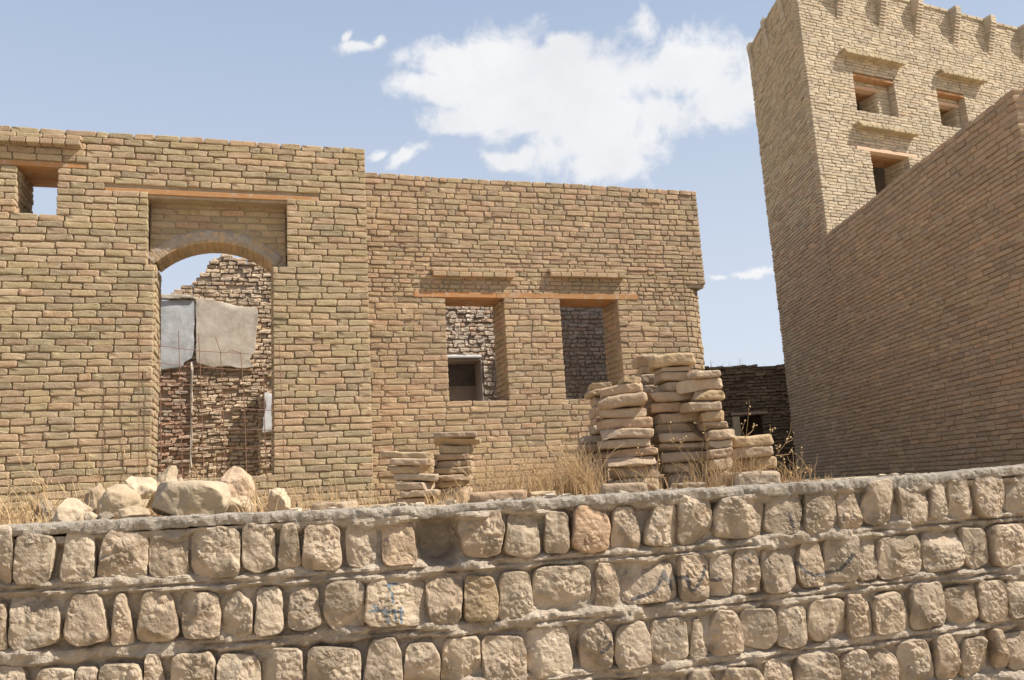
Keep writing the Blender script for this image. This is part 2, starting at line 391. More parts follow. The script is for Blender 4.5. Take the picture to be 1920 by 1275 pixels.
# ------------------------------------------------------------------ materials
PAL_L = [(.40, .29, .185), (.34, .265, .145), (.41, .275, .185), (.30, .235, .155), (.43, .32, .215), (.35, .28, .165), (.40, .25, .165), (.37, .275, .18), (.33, .275, .165), (.44, .34, .235)]
PAL_M = [(.40, .285, .18), (.36, .27, .15), (.41, .265, .175), (.36, .235, .15), (.31, .24, .155), (.43, .31, .20), (.39, .24, .16), (.35, .28, .17), (.42, .30, .19)]
PAL_T = [(.52, .44, .32), (.49, .41, .29), (.54, .46, .35), (.50, .40, .29), (.47, .40, .30), (.55, .47, .34)]
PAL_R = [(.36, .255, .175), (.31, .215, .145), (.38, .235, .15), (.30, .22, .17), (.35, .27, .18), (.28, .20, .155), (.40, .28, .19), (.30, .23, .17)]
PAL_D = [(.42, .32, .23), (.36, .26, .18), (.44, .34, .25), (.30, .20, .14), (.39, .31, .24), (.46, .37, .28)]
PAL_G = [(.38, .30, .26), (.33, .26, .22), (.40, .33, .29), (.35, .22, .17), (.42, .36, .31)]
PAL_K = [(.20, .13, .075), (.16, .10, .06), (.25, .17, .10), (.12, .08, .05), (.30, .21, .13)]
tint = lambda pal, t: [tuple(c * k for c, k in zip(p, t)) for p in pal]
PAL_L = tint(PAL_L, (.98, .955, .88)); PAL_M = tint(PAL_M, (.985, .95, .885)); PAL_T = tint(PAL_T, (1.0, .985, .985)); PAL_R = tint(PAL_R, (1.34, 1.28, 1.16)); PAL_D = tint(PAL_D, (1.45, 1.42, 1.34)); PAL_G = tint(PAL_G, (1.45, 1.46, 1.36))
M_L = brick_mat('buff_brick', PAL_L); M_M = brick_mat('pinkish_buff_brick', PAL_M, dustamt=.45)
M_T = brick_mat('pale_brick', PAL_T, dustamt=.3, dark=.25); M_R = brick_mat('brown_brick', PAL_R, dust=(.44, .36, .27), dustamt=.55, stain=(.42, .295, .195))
M_D = brick_mat('rubble_brick', PAL_D, dustamt=.5, bump=.8, stain=None); M_G = brick_mat('greyed_brick', PAL_G, dust=(.50, .46, .43), dustamt=.6, bump=.8)
M_RED = brick_mat('red_rubble_brick', [(.46, .27, .18), (.42, .22, .14), (.50, .35, .25), (.38, .22, .15), (.50, .42, .33)], bump=.8)
M_K = brick_mat('shade_dark_brick', PAL_K, dustamt=.15)  # gap wall brick, the shade it stands in painted as dark colour
M_V = brick_mat('yellow_hood_brick', [(.45, .36, .22), (.42, .33, .20), (.48, .40, .26)], dustamt=.3)
MM_L = mud_mat('mud_mortar', (.28, .21, .13), (.35, .27, .18), (.42, .33, .22)); MM_M = mud_mat('gypsum_mortar', (.33, .27, .20), (.42, .35, .27), (.50, .43, .34))
MM_T = mud_mat('pale_mortar', (.36, .30, .22), (.44, .37, .28), (.50, .43, .34)); MM_R = mud_mat('brown_mortar', (.30, .22, .15), (.38, .29, .20), (.45, .35, .26))
MM_D = mud_mat('dusty_mortar', (.36, .28, .20), (.44, .35, .26), (.52, .43, .33)); MM_K = mud_mat('shade_dark_mortar', (.08, .055, .035), (.13, .09, .06), (.18, .13, .09))  # gap wall mortar is darkened too, shade in the colour
M_STONE = mud_mat('cut_limestone', (.375, .292, .205), (.455, .36, .258), (.54, .445, .335), 9, .9, .018, paint=True, island=True, pits=2.2)
M_CEM = mud_mat('cement_mortar', (.42, .335, .248), (.50, .41, .31), (.58, .49, .385), 24, 1., .022, pits=1.2)
M_CAP = mud_mat('grey_cement', (.31, .258, .20), (.41, .35, .275), (.51, .45, .365), 26, 1., .022, pits=1.2)
M_SLAB = mud_mat('clay_slab', (.35, .26, .175), (.42, .32, .222), (.50, .40, .29), 16, .7, .010, island=True, pits=.6)
M_ROCK = mud_mat('field_stone', (.40, .33, .245), (.50, .42, .32), (.58, .50, .39), 12, .6, .010, island=True, pits=.7)
M_GR = mud_mat('dry_ground', (.34, .26, .17), (.42, .33, .22), (.50, .41, .29), 6, .8, .02)
M_WOOD = wood_mat('new_timber', (.34, .165, .068), (.45, .24, .105)); M_WOODP = wood_mat('pale_timber', (.62, .42, .28), (.68, .48, .33))
M_PLA = mud_mat('shade_blue_plaster', (.30, .30, .29), (.45, .445, .43), (.57, .57, .555), 6, .5, .01); M_PLB = mud_mat('beige_plaster', (.36, .29, .215), (.52, .445, .355), (.62, .55, .45), 6, .5, .01)  # cool grey of the first plaster paints in its weaker light
M_WHT = mud_mat('white_plaster', (.55, .54, .52), (.66, .65, .63), (.74, .73, .70), 8, .4, .01); M_DGREY = mud_mat('dark_grey_plaster', (.12, .11, .10), (.17, .155, .14), (.22, .20, .18), 5, .3, .01)
M_PNK = mud_mat('pinkish_plaster', (.30, .24, .20), (.37, .30, .25), (.43, .35, .30), 6, .3, .01)
M_RUST = flat_mat('rusty_steel', (.19, .105, .07), .8); M_STRAW = flat_mat('dry_straw', (.56, .39, .21), .8, .35, 25); M_STRAW2 = flat_mat('brown_straw', (.42, .26, .12), .8, .35, 25)

# ------------------------------------------------------------------ ground
me = mesh_from('ground', [(-600, -600, -1.62), (600, -600, -1.62), (600, 900, -1.62), (-600, 900, -1.62)], [(0, 1, 2, 3)], False)
obj('ground', me, M_GR, kind='structure')
FW = Frame((0, 4.3), 12.1)                           # front retaining wall
nu, nv = 150, 110
uu = np.linspace(-14, 16, nu); vv = np.concatenate([np.linspace(.22, 8, 70), np.linspace(8.3, 30, 40)])
V, F = [], []
for v in vv:
    for u in uu:
        p = FW.w(u, v); V.append((p[0], p[1], 0))
V = np.array(V); V[:, 2] = -.018 + .016 * fbm(V * [1, 1, 0] + 5, 1.5, 4, 3)
F = [(j * nu + i, j * nu + i + 1, (j + 1) * nu + i + 1, (j + 1) * nu + i) for j in range(nv - 1) for i in range(nu - 1)]
b = len(V); V = list(map(tuple, V)); ring = [i for i in range(nu)] + [j * nu + nu - 1 for j in range(1, nv)] + [(nv - 1) * nu + i for i in range(nu - 2, -1, -1)] + [j * nu for j in range(nv - 2, 0, -1)]
for i in ring: V.append((V[i][0], V[i][1], -1.7))
for k in range(len(ring)): k2 = (k + 1) % len(ring); F.append((ring[k], b + k, b + k2, ring[k2]))
obj('terrace_ground', mesh_from('terrace_ground', V, F), M_GR, kind='structure')

# ------------------------------------------------------------------ front retaining wall of upright stones
fw = thing('retaining_wall', 'low retaining wall of upright cut stones in cement courses along the foreground', 'wall', FW.o, FW.a, -1.62)
ROWS = {'A': [[(-30,410),(70,415),(75,600),(45,735),(-30,735)],[(100,440),(310,475),(265,738),(75,735)],[(375,415),(520,420),(528,715),(330,728)],[(600,430),(825,450),(822,715),(538,712)],
 [(840,425),(1040,405),(1055,700),(838,705)],[(1085,410),(1345,420),(1345,695),(1085,700)],[(1370,395),(1540,400),(1545,640),(1440,672),(1365,640)],[(1585,400),(1665,395),(1695,630),(1560,665)],[(1715,405),(1900,400),(1918,655),(1700,655)]],
 'B': [[(-30,850),(20,850),(40,1100),(-30,1115)],[(60,800),(310,850),(330,1060),(100,1120),(45,1060)],[(400,800),(560,790),(610,1050),(430,1088),(355,1030)],[(650,800),(700,790),(755,1070),(620,1080)],[(800,770),(960,790),(1000,1040),(765,1070)],
 [(1020,780),(1220,790),(1235,920),(1225,1035),(1030,1040)],[(1310,755),(1365,800),(1418,860),(1415,1025),(1245,1040),(1260,870)],[(1450,765),(1580,755),(1592,1010),(1435,1025)],[(1640,740),(1770,725),(1808,960),(1700,1000),(1620,980)],[(1840,735),(2040,715),(2048,985),(1880,1005),(1820,900)]],
 'C': [[(-20,1200),(130,1210),(150,1400),(-20,1400)],[(220,1215),(405,1220),(410,1400),(170,1400)],[(425,1210),(535,1210),(545,1390),(420,1400)],[(560,1195),(790,1190),(785,1400),(555,1400)],[(820,1135),(890,1135),(940,1390),(800,1390)],
 [(980,1130),(1195,1125),(1205,1400),(950,1400)],[(1225,1140),(1450,1135),(1455,1400),(1215,1400)],[(1480,1110),(1690,1100),(1700,1385),(1475,1385)],[(1740,1100),(1970,1095),(2025,1120),(2025,1370),(1730,1370)]]}
Z2 = {'A': [[(45,360),(180,360),(215,600),(110,648),(40,625),(25,480)],[(235,380),(400,378),(425,620),(235,635)],[(690,320),(890,320),(912,420),(890,560),(800,590),(700,570),(665,440)],[(945,338),(1100,335),(1118,560),(1050,585),(925,560)],[(1150,325),(1275,335),(1282,555),(1150,560)],
 [(1320,295),(1480,305),(1508,400),(1505,540),(1370,565),(1300,510)],[(1540,310),(1640,295),(1685,480),(1670,545),(1525,535)],[(1770,285),(1885,285),(1898,515),(1710,515),(1730,400)]],
 'B': [[(150,710),(465,710),(465,965),(135,975)],[(480,690),(685,680),(670,930),(630,968),(495,940)],[(705,690),(850,700),(880,790),(880,940),(695,945)],[(905,680),(1050,670),(1075,800),(1070,940),(890,945)],[(1100,640),(1400,630),(1395,890),(1090,910)],
 [(1440,625),(1535,620),(1572,780),(1530,880),(1430,885)],[(1570,660),(1860,610),(1888,740),(1880,830),(1610,850)]],
 'C': [[(170,1060),(290,1035),(335,1130),(340,1330),(115,1330)],[(370,1080),(510,1070),(550,1140),(550,1340),(350,1340)],[(580,1045),(775,1035),(785,1310),(565,1330)],[(800,1040),(1010,1025),(1035,1120),(1035,1300),(810,1310)],[(1050,1000),(1270,975),(1300,1200),(1270,1240),(1100,1270),(1035,1180)],
 [(1340,960),(1470,945),(1525,1040),(1525,1210),(1360,1230)],[(1560,975),(1700,945),(1735,1040),(1735,1190),(1580,1220),(1545,1150)],[(1760,950),(1935,915),(1958,1150),(1800,1195),(1745,1120)]]}
Z3 = {'A': [[(-18,230),(140,235),(172,370),(150,510),(-20,510)],[(225,255),(420,228),(452,300),(440,455),(300,478),(190,470),(185,340)],[(495,220),(650,215),(672,330),(650,445),(540,465),(460,430)],[(700,215),(855,210),(875,430),(695,452)],[(880,200),(965,190),(1010,380),(985,430),(885,430)],
 [(1045,155),(1185,150),(1208,300),(1200,395),(1060,400),(1015,330)],[(1205,175),(1370,165),(1390,350),(1370,390),(1240,388)],[(1405,145),(1465,142),(1480,350),(1430,368),(1395,350)],[(1490,145),(1590,125),(1628,270),(1615,365),(1520,365)],[(1650,120),(1790,120),(1820,240),(1818,355),(1690,358),(1640,240)],[(1845,105),(2000,100),(2010,330),(1830,335)]],
 'B': [[(-12,580),(130,565),(155,640),(152,825),(-5,832)],[(165,575),(270,565),(280,800),(160,800)],[(305,550),(410,540),(440,640),(440,785),(290,790)],[(465,535),(615,525),(640,720),(600,775),(480,785),(450,650)],[(680,505),(770,500),(802,640),(795,745),(690,755),(650,680)],[(815,465),(980,460),(995,715),(820,728)],
 [(1000,475),(1095,480),(1100,705),(1000,720)],[(1120,475),(1345,460),(1358,670),(1150,712),(1108,660)],[(1370,455),(1550,420),(1580,560),(1570,640),(1380,670),(1360,540)],[(1580,420),(1690,425),(1720,600),(1640,655),(1590,600)],[(1740,410),(1960,395),(1990,620),(1760,640)]],
 'C': [[(65,940),(110,935),(145,1145),(50,1155)],[(190,885),(290,885),(335,1000),(345,1120),(200,1145),(150,1080)],[(345,880),(510,875),(535,1040),(480,1110),(350,1080)],[(545,860),(690,855),(695,1070),(620,1100),(545,1080)],[(710,835),(905,820),(918,1035),(760,1065),(708,1000)],[(925,800),(1040,790),(1070,1020),(945,1042)],
 [(1070,810),(1220,780),(1270,920),(1260,1000),(1090,1022)],[(1290,745),(1455,720),(1488,960),(1300,995)],[(1480,770),(1630,740),(1662,930),(1520,970)],[(1650,720),(1800,715),(1825,940),(1690,950)],[(1820,720),(1960,700),(1970,910),(1850,930)]],
 'D': [[(60,1225),(130,1215),(185,1290),(190,1400),(0,1410)],[(250,1210),(410,1210),(440,1260),(440,1400),(210,1400)],[(470,1165),(610,1150),(620,1380),(450,1390)],[(660,1140),(860,1120),(875,1360),(640,1370)],[(910,1130),(1020,1105),(1050,1190),(1055,1360),(885,1370)],[(1070,1110),(1140,1090),(1205,1150),(1210,1340),(1050,1350)],
 [(1230,1070),(1370,1040),(1425,1240),(1400,1320),(1220,1330)],[(1420,1030),(1545,1015),(1570,1200),(1550,1270),(1440,1280)],[(1580,1045),(1700,1030),(1755,1220),(1600,1270),(1570,1160)],[(1745,1000),(1790,990),(1850,1200),(1780,1220)],[(1820,1025),(1950,1005),(1960,1210),(1860,1225)]]}
polys = []
for src, ox in ((ROWS, 0), (Z2, 640), (Z3, 1280)):
    for k in src:
        for pl in src[k]: polys.append((k, [(ox + x / 3, 850 + y / 3) for x, y in pl]))
def fwl(px, py): u, z = FW.hit(px, py, -.05); return u, z
stones = [(k, [fwl(*p) for p in pl]) for k, pl in polys]
LN = {'AB': [(0,1108),(200,1101),(400,1094),(560,1083),(760,1072),(900,1062),(1060,1049),(1220,1042),(1400,1022),(1600,1001),(1760,982),(1920,968)],
      'BC': [(0,1240),(200,1226),(400,1211),(640,1193),(850,1183),(1050,1162),(1250,1147),(1450,1125),(1650,1100),(1850,1078),(1920,1072)],
      'CD': [(0,1345),(400,1322),(700,1302),(1000,1280),(1250,1256),(1450,1233),(1650,1205),(1850,1175),(1920,1168)]}
lines = []
for k, pl in LN.items():
    q = np.array([fwl(*p) for p in pl]); lines.append((q[:, 0], q[:, 1]))
lines.append((lines[2][0], lines[2][1] - .28)); lines.append((lines[2][0], lines[2][1] - .56))
lz = lambda i, u: np.interp(u, lines[i][0], lines[i][1])
# courses go on beyond the frame, below it and to both sides
topz = lambda i, u: (-.075 if i == 0 else lz(i - 1, u) - .025)
def extra(i, u0, u1):
    u = u0
    while u < u1:
        wd = random.uniform(.12, .24); a, b = u + .012, min(u + wd, u1)
        if b - a > .06:
            t0, t1 = topz(i, a) - random.uniform(0, .02), topz(i, b) - random.uniform(0, .02); b0 = lz(i, (a + b) / 2) + .02
            stones.append(('E', [(a + .015, t0), (b - random.uniform(.01, .03), t1), (b, b0 + .02), (b - .02, b0), (a, b0 + .005)]))
        u += wd
ext = {k: (min(p[0] for kk, s in stones if kk == k for p in s), max(p[0] for kk, s in stones if kk == k for p in s)) for k in 'ABCD'}
for i, k in enumerate('ABCD'):
    extra(i, -3.7, ext[k][0] - .01); extra(i, ext[k][1] + .01, 4.2)
extra(4, -3.2, 3.9)

blue = [[(255,740),(312,735)],[(268,735),(272,765)],[(284,785),(290,835)],[(158,885),(205,880),(240,885)],[(178,850),(205,872)],[(243,868),(262,950)],[(268,885),(345,890)],[(335,868),(338,950)],[(300,880),(306,940)]]
PAINT = [(1, [(640 + x / 3, 850 + y / 3) for x, y in s], .009) for s in blue]
dk2 = [[(1640,822),(1700,800),(1765,772),(1800,710),(1822,662)],[(1800,700),(1850,720),(1862,765)],[(1822,662),(1835,700)],[(1512,1062),(1490,1100),(1462,1118)]]
dk3 = [[(-14,700),(20,692),(30,760),(52,778),(84,742),(112,690),(130,640)],[(655,618),(690,665),(742,688),(802,680)],[(822,672),(890,655),(912,622),(948,578)],[(600,340),(622,412)],[(352,590),(378,612)],[(170,715),(210,712)]]
PAINT += [(0, [(640 + x / 3, 850 + y / 3) for x, y in s], .013) for s in dk2] + [(0, [(1280 + x / 3, 850 + y / 3) for x, y in s], .013) for s in dk3]
segs = []
for bl, s, wd in PAINT:
    q = [fwl(*p) for p in s]
    for a, b in zip(q, q[1:]): segs.append((bl, np.array(a), np.array(b), wd))
def chaikin(p, it=2):
    for _ in range(it):
        q = []
        for i in range(len(p)):
            a, b = np.array(p[i]), np.array(p[(i + 1) % len(p)]); q += [a * .87 + b * .13, a * .13 + b * .87]
        p = q
    return np.array(p)
def resample(p, n):
    q = np.vstack([p, p[:1]]); d = np.concatenate([[0], np.cumsum(np.hypot(*np.diff(q, axis=0).T))]); t = np.linspace(0, d[-1], n, endpoint=False)
    return np.stack([np.interp(t, d, q[:, 0]), np.interp(t, d, q[:, 1])], 1)
def wall_stone(k, poly, seed):
    r = np.random.default_rng(seed); P = np.array(poly); c = P.mean(0)
    hitp = [s for s in segs if (min(P[:, 0]) - .02 < (s[1][0] + s[2][0]) / 2 < max(P[:, 0]) + .02) and (min(P[:, 1]) - .02 < (s[1][1] + s[2][1]) / 2 < max(P[:, 1]) + .02)]
    n, m = (104, 30) if hitp else (64, 18)
    O = resample(chaikin(P), n); sz = math.sqrt(np.ptp(P[:, 0]) * np.ptp(P[:, 1])); O3 = np.stack([O[:, 0], O[:, 1], np.zeros(n)], 1)
    O = c + (O - c) * np.array([1.085, 1.055]) * (1 + .03 * fbm(O3 + seed, 22, 3, seed))[:, None]
    prof = [(1.0, .075), (1.0, .02), (.998, -.022), (.988, -.038), (.965, -.048)] + [(s, -.050 - .010 * (1 - s ** 2)) for s in np.linspace(.93, .03, m)]
    out = r.normal(0, .007); tu, tz = r.normal(0, .09), r.normal(0, .09)
    V, Wt = [], []
    for s, y in prof:
        q = c + (O - c) * s
        for a in q: V.append((a[0], y, a[1]))
        Wt += [0. if y > .01 else min(1, (1 - s) / .12)] * n
    V.append((c[0], prof[-1][1], c[1])); Wt.append(1.); V = np.array(V); Wt = np.array(Wt)
    front = V[:, 1] < .01
    y = V[:, 1].copy()
    for _ in range(r.integers(1, 4)):           # broken facets
        a = r.uniform(0, 6.283); sl_ = r.uniform(.15, .7); e = (V[:, 0] - c[0]) * math.cos(a) + (V[:, 2] - c[1]) * math.sin(a)
        pl_ = -.058 + sl_ * (e - sz * r.uniform(.12, .36)); y = np.where(front, np.maximum(y, np.minimum(pl_, .0)), y)
    Q = V * [1, 0, 1] + [0, seed * 3.1, 0]
    relief = fbm(Q, 9, 2, seed) * .007 + (.003 - np.abs(fbm(Q, 26, 3, seed + 3)) * .011 + fbm(Q, 75, 2, seed + 9) * .0035) * (.35 + .65 * sstep(-.2, .4, fbm(Q, 9, 2, seed + 30)))
    y = y + np.where(front, relief * (.35 + .65 * Wt) + out + tu * (V[:, 0] - c[0]) + tz * (V[:, 2] - c[1]), 0)
    V[:, 1] = y; V[:, 0] += np.where(front, fbm(Q, 30, 2, seed + 20) * .002, 0)
    R = len(prof); F = [(j * n + i, j * n + (i + 1) % n, (j + 1) * n + (i + 1) % n, (j + 1) * n + i) for j in range(R - 1) for i in range(n)]
    F += [((R - 1) * n + i, (R - 1) * n + (i + 1) % n, R * n) for i in range(n)]
    V2 = V - [c[0], 0, c[1]]
    me = mesh_from('stone', V2, F, False)
    if hitp:
        pa, pb = np.zeros(len(V)), np.zeros(len(V)); q = V[:, [0, 2]]
        for bl, a, b, wd in hitp:
            t = np.clip(((q - a) @ (b - a)) / ((b - a) @ (b - a)), 0, 1); d = np.linalg.norm(q - (a + t[:, None] * (b - a)), axis=1)
            v = 1 - sstep(wd * .45, wd * 1.1, d); pb = np.where(v > pa, bl, pb); pa = np.maximum(pa, v)
        for nm, arr in (('paint', pa), ('paintblue', pb)):
            at_ = me.attributes.new(nm, 'FLOAT', 'POINT'); at_.data.foreach_set('value', arr.astype(float))
    o = obj('stone', me, M_STONE, fw, (c[0], 0, c[1] + 1.62)); return o
special = {}
for i, (k, pl) in enumerate(stones):
    o = wall_stone(k, pl, 40 + i)
    u = np.mean([p[0] for p in pl]); z = np.mean([p[1] for p in pl]); x, y = to_px([*FW.w(u, 0), z])
    o.color = (1, 1, 1, 1)
    if 1070 < x < 1145 and 950 < y < 1040: o.color = (1.0, .88, .80, 1); o['label'] = 'reddish stone'
    if (980 < x < 1075 and y > 1175) or (1220 < x < 1295 and 1150 < y < 1250): o.color = (1.15, 1.17, 1.2, 1); o['label'] = 'whitish stone'
    if 870 < x < 935 and 1075 < y < 1170: o.color = (.95, .90, .78, 1)
    if 712 < x < 785 and 970 < y < 1065: o.color = (1.15, 1.08, 1.0, 1)

# cement between the stones: recessed joints, ridges along the courses
ug = np.arange(-3.8, 4.3, .0095); zg = np.arange(-1.62, -.035, .0095); U, Z = np.meshgrid(ug, zg)
G = np.stack([U, Z * 0, Z], -1)
y = .000 + .024 * fbm(G, 8, 4, 1)
dm = np.full(U.shape, 9.)
for i in range(5):
    d = Z - lz(i, U) ; dm = np.minimum(dm, np.abs(d - .004))
wob = .014 * fbm(G, 9, 3, 5)
rg = 1 - sstep(.020, .052, dm + wob); y = y - rg * (.041 + .006 * fbm(G, 12, 3, 9))
crack = np.full(U.shape, 9.)
for i in range(5): crack = np.minimum(crack, np.abs(Z - lz(i, U) - .006 * fbm(G, 5, 3, 33 + i)))
y = y + .022 * (1 - sstep(.003, .010, crack)) * sstep(-.3, .3, fbm(G, 3, 2, 77))
capb = sstep(-.095, -.065, Z + wob * 1.5); y = y - capb * .045
hx, hz_ = fwl(822, 1012)
hole = 1 - sstep(.75, 1.15, np.hypot((U - hx) / .115, (Z - hz_) / .125) + .15 * fbm(G, 14, 3, 8)); y = y + hole * .13
smear = sstep(.25, .7, fbm(G, 4.5, 3, 55)); y = y - smear * .012 * (1 - hole)
y = y + .0045 * fbm(G, 42, 3, 21) - .003 * np.abs(fbm(G, 17, 3, 29))
V = np.stack([U, y, Z + 1.62], -1).reshape(-1, 3); n = len(ug)
F = [(j * n + i, j * n + i + 1, (j + 1) * n + i + 1, (j + 1) * n + i) for j in range(len(zg) - 1) for i in range(n - 1)]
obj('cement_joints', mesh_from('cement_joints', V, F, False), M_CEM, fw, kind='stuff')
# cement cap
prof = [(.04, -.050), (-.040, -.049), (-.054, -.044), (-.058, -.034), (-.060, -.023), (-.059, -.012), (-.056, -.003), (-.044, .002), (0, .004), (.04, .004), (.09, .002), (.15, 0), (.22, -.004), (.34, -.015)]
ug = np.arange(-4.0, 4.5, .009); pr = np.array(prof); V = []
UU, K = np.meshgrid(ug, np.arange(len(prof)), indexing='ij'); Y = pr[K, 0]; Zc = pr[K, 1]
tl = np.array([fwl(*p) for p in [(0,985),(320,968),(640,955),(853,945),(1280,918),(1700,893),(1900,873)]]); topo = np.interp(UU, tl[:, 0], tl[:, 1]) - .004
G = np.stack([UU, Y, Zc], -1); dip = 1 - sstep(.6, 1.2, np.abs(UU - hx) / .12)
lowlip = sstep(0, 1, fbm(G * [1, 0, 0], 3.2, 4, 61)) * .014
Zc = topo + Zc * 1.0 - np.where(K < 4, lowlip, 0) + .005 * fbm(G, 14, 4, 3) + .0025 * fbm(G, 45, 2, 6) - dip * np.where(K > 4, .008, .012)
Y = Y + np.where((K > 0) & (K < 9), .014 * fbm(G, 7, 4, 12) + .006 * fbm(G, 40, 3, 4) + dip * .015, 0)
V = np.stack([UU, Y, Zc + 1.62], -1).reshape(-1, 3); n = len(prof)
F = [(i * n + j, (i + 1) * n + j, (i + 1) * n + j + 1, i * n + j + 1) for i in range(len(ug) - 1) for j in range(n - 1)]
obj('cement_cap', mesh_from('cement_cap', V, F, False), M_CAP, fw)

# ------------------------------------------------------------------ left facade with the arched doorway
A0 = at(350, 940, 8.3)[:2]
FL = Frame(A0, 17.2); nL = FL.M[:, 1]
lf = thing('arched_wall', 'taller brick wall on the left with an arched doorway and a small upper window', 'building', FL.o, FL.a)
HL = 3.93; UL0, UL1 = -3.6, 1.83
door = (-.335, .822, .34, 2.56); rec = (-.408, .968, 2.56, 3.275); sw = (-1.615, -1.257, 2.985, 3.52)
THK = .62; RD = .19
obj('wall_core', slab_holes('wall_core', UL0, UL1 - .012, 0 - .3, HL - .03, 0.012, THK, [door, (rec[0], rec[1], 2.5, 3.20), sw], .010), MM_L, lf)
bl = []; PL = Path([FL.w(UL0, 0), FL.w(UL1, 0)])
H = [tuple([h[0] - UL0, h[1] - UL0, h[2], h[3]]) for h in (door, rec, sw)]
lintA = (-1.62 - .3, -.985, 3.515, 3.575); lintB = (-.82, 1.32, 3.268, 3.335)
H += [(l[0] - UL0, l[1] - UL0, l[2], l[3]) for l in (lintA, lintB)]
lay(bl, PL, .0, HL, H, pitch=.0705, proud=.011, joint=.0075, rough=0, yj=.0032)
lay(bl, Path([FL.w(UL1 - .115, 0), FL.w(UL1 - .115, 0) + FL.M[:, 1] * .001]), 0, .01) if False else None
lay(bl, Path([FL.w(UL1 - .012, .11), FL.w(UL1 - .012, THK)]), 0, HL, pitch=.0705)
# jambs
lay(bl, Path([FL.w(door[0], THK), FL.w(door[0], .11)][::1]), door[2], door[3], pitch=.0705, proud=.006) if False else None
def jamb(out, fr, u, y0, y1, z0, z1, side, **k):
    """side=+1: face looks towards +u (left jamb); -1: looks towards -u (right jamb)"""
    a, b = fr.w(u, y0), fr.w(u, y1)
    lay(out, Path([a, b] if side > 0 else [b, a]), z0, z1, pitch=.0705, proud=.006, **k)
for u, s in ((door[0], 1), (door[1], -1)): jamb(bl, FL, u, .11, THK, door[2], door[3], s)
for u, s in ((sw[0], 1), (sw[1], -1)): jamb(bl, FL, u, .11, THK, sw[2], sw[3], s)
# recessed panel above the arch
cu = (door[0] + door[1]) / 2; hs = (door[1] - door[0]) / 2; rise = .235; AR = (hs * hs + rise * rise) / (2 * rise); ac_z = 2.605 + rise - AR
RING = .125
def arch_z(u, R): d = R * R - (u - cu) ** 2; return ac_z + math.sqrt(d) if d > 0 else 2.5
holes = []
rz = np.linspace(2.56, 3.28, 11)
for k in range(40):
    za, zb = 2.56 + k * .018, 2.56 + (k + 1) * .018; zz = (za + zb) / 2; dd = (AR + RING * .9) ** 2 - (zz - ac_z) ** 2
    if dd > 0 and zz > ac_z: h = math.sqrt(dd); holes.append((cu - h - rec[0], cu + h - rec[0], za, zb))
lay(bl, Path([FL.w(rec[0], RD), FL.w(rec[1], RD)]), 2.56, 3.275, holes, pitch=.0715, proud=.006, joint=.009, L=.24, jitlen=.06, header=0)
emit(bl, lf, FL, M_L)
# panel backing with curved underside
V, F = [], []; N = 24
for i in range(N + 1):
    u = rec[0] + (rec[1] - rec[0]) * i / N; z = max(2.5, arch_z(u, AR + .04)) if abs(u - cu) < hs + .02 else 2.5
    V += [(u, RD + .004, z), (u, RD + .004, 3.4), (u, THK - .02, z), (u, THK - .02, 3.4)]
for i in range(N):
    a, b = i * 4, i * 4 + 4; F += [(a, b, b + 1, a + 1), (a + 2, a + 3, b + 3, b + 2), (a, a + 2, b + 2, b), (a + 1, b + 1, b + 3, a + 3)]
obj('panel_backing', mesh_from('panel_backing', V, F, False), MM_L, lf)
# arch bricks on edge, face smeared with gypsum
M_AR = brick_mat('arch_brick', [(.44, .30, .17), (.40, .27, .15), (.46, .33, .20), (.40, .29, .19)], dustamt=.2)
th = math.asin(min(1, (hs + .0) / AR)); nb = 21; V0, F0 = VAR[0]
for i in range(nb):
    a = -th + 2 * th * (i + .5) / nb; wth = 2 * th * AR / nb
    for (ya, yb) in ((RD - .004, RD + .215), (RD + .222, THK - .01)):
        me = bevbox('arch_brick', -wth / 2 - .0005, wth / 2 + .0005, ya, yb, -RING / 2, RING / 2 + random.uniform(-.006, .004), .005)
        o = obj('arch_brick', me, M_AR, lf, (cu + math.sin(a) * (AR + RING / 2), 0, ac_z + math.cos(a) * (AR + RING / 2))); o.rotation_euler = (0, a + random.gauss(0, .01), 0)
V, F = [], []; n = 60
for i in range(n + 1):
    a = -th * 1.04 + 2.08 * th * i / n
    for j, (rr, yy_) in enumerate(((AR + .010, RD + .01), (AR + .006, RD - .002), (AR + .05, RD - .006), (AR + .095, RD - .006), (AR + RING + .012, RD - .004), (AR + RING + .02, RD + .02))):
        q = np.array([[a * AR, rr, .1]]); dr = fbm(q, 12, 3, 5)[0] * (.010 if j > 3 else .004) 
        V.append((cu + math.sin(a) * (rr + dr), yy_ + fbm(q, 16, 4, 8)[0] * .010, ac_z + math.cos(a) * (rr + dr)))
F = [(i * 6 + j, i * 6 + j + 1, i * 6 + 7 + j, i * 6 + 6 + j) for i in range(n) for j in range(5)]
M_GYP = mud_mat('gypsum_smear', (.33, .265, .20), (.41, .34, .265), (.48, .41, .33), 20, 1., .02)
obj('arch_plaster', mesh_from('arch_plaster', V, F), M_GYP, lf)
# timber lintels
def planks(parent, u0, u1, y0, y1, z0, z1, n, mat=M_WOOD, name='soffit_board'):
    w_ = (y1 - y0) / n
    for i in range(n):
        obj(name, bevbox(name, u0, u1, y0 + i * w_ + .004, y0 + (i + 1) * w_ - .004, z0 + random.uniform(0, .004), z1, .003), mat, parent)
obj('lintel', bevbox('lintel', lintA[0], lintA[1], -.004, .12, 3.52, 3.572, .004), M_WOOD, lf)
planks(lf, sw[0] - .08, sw[1] + .08, .122, THK + .01, 3.525, 3.565, 4)
obj('lintel', bevbox('lintel', lintB[0], lintB[1], -.006, RD - .004, 3.276, 3.331, .004), M_WOOD, lf)
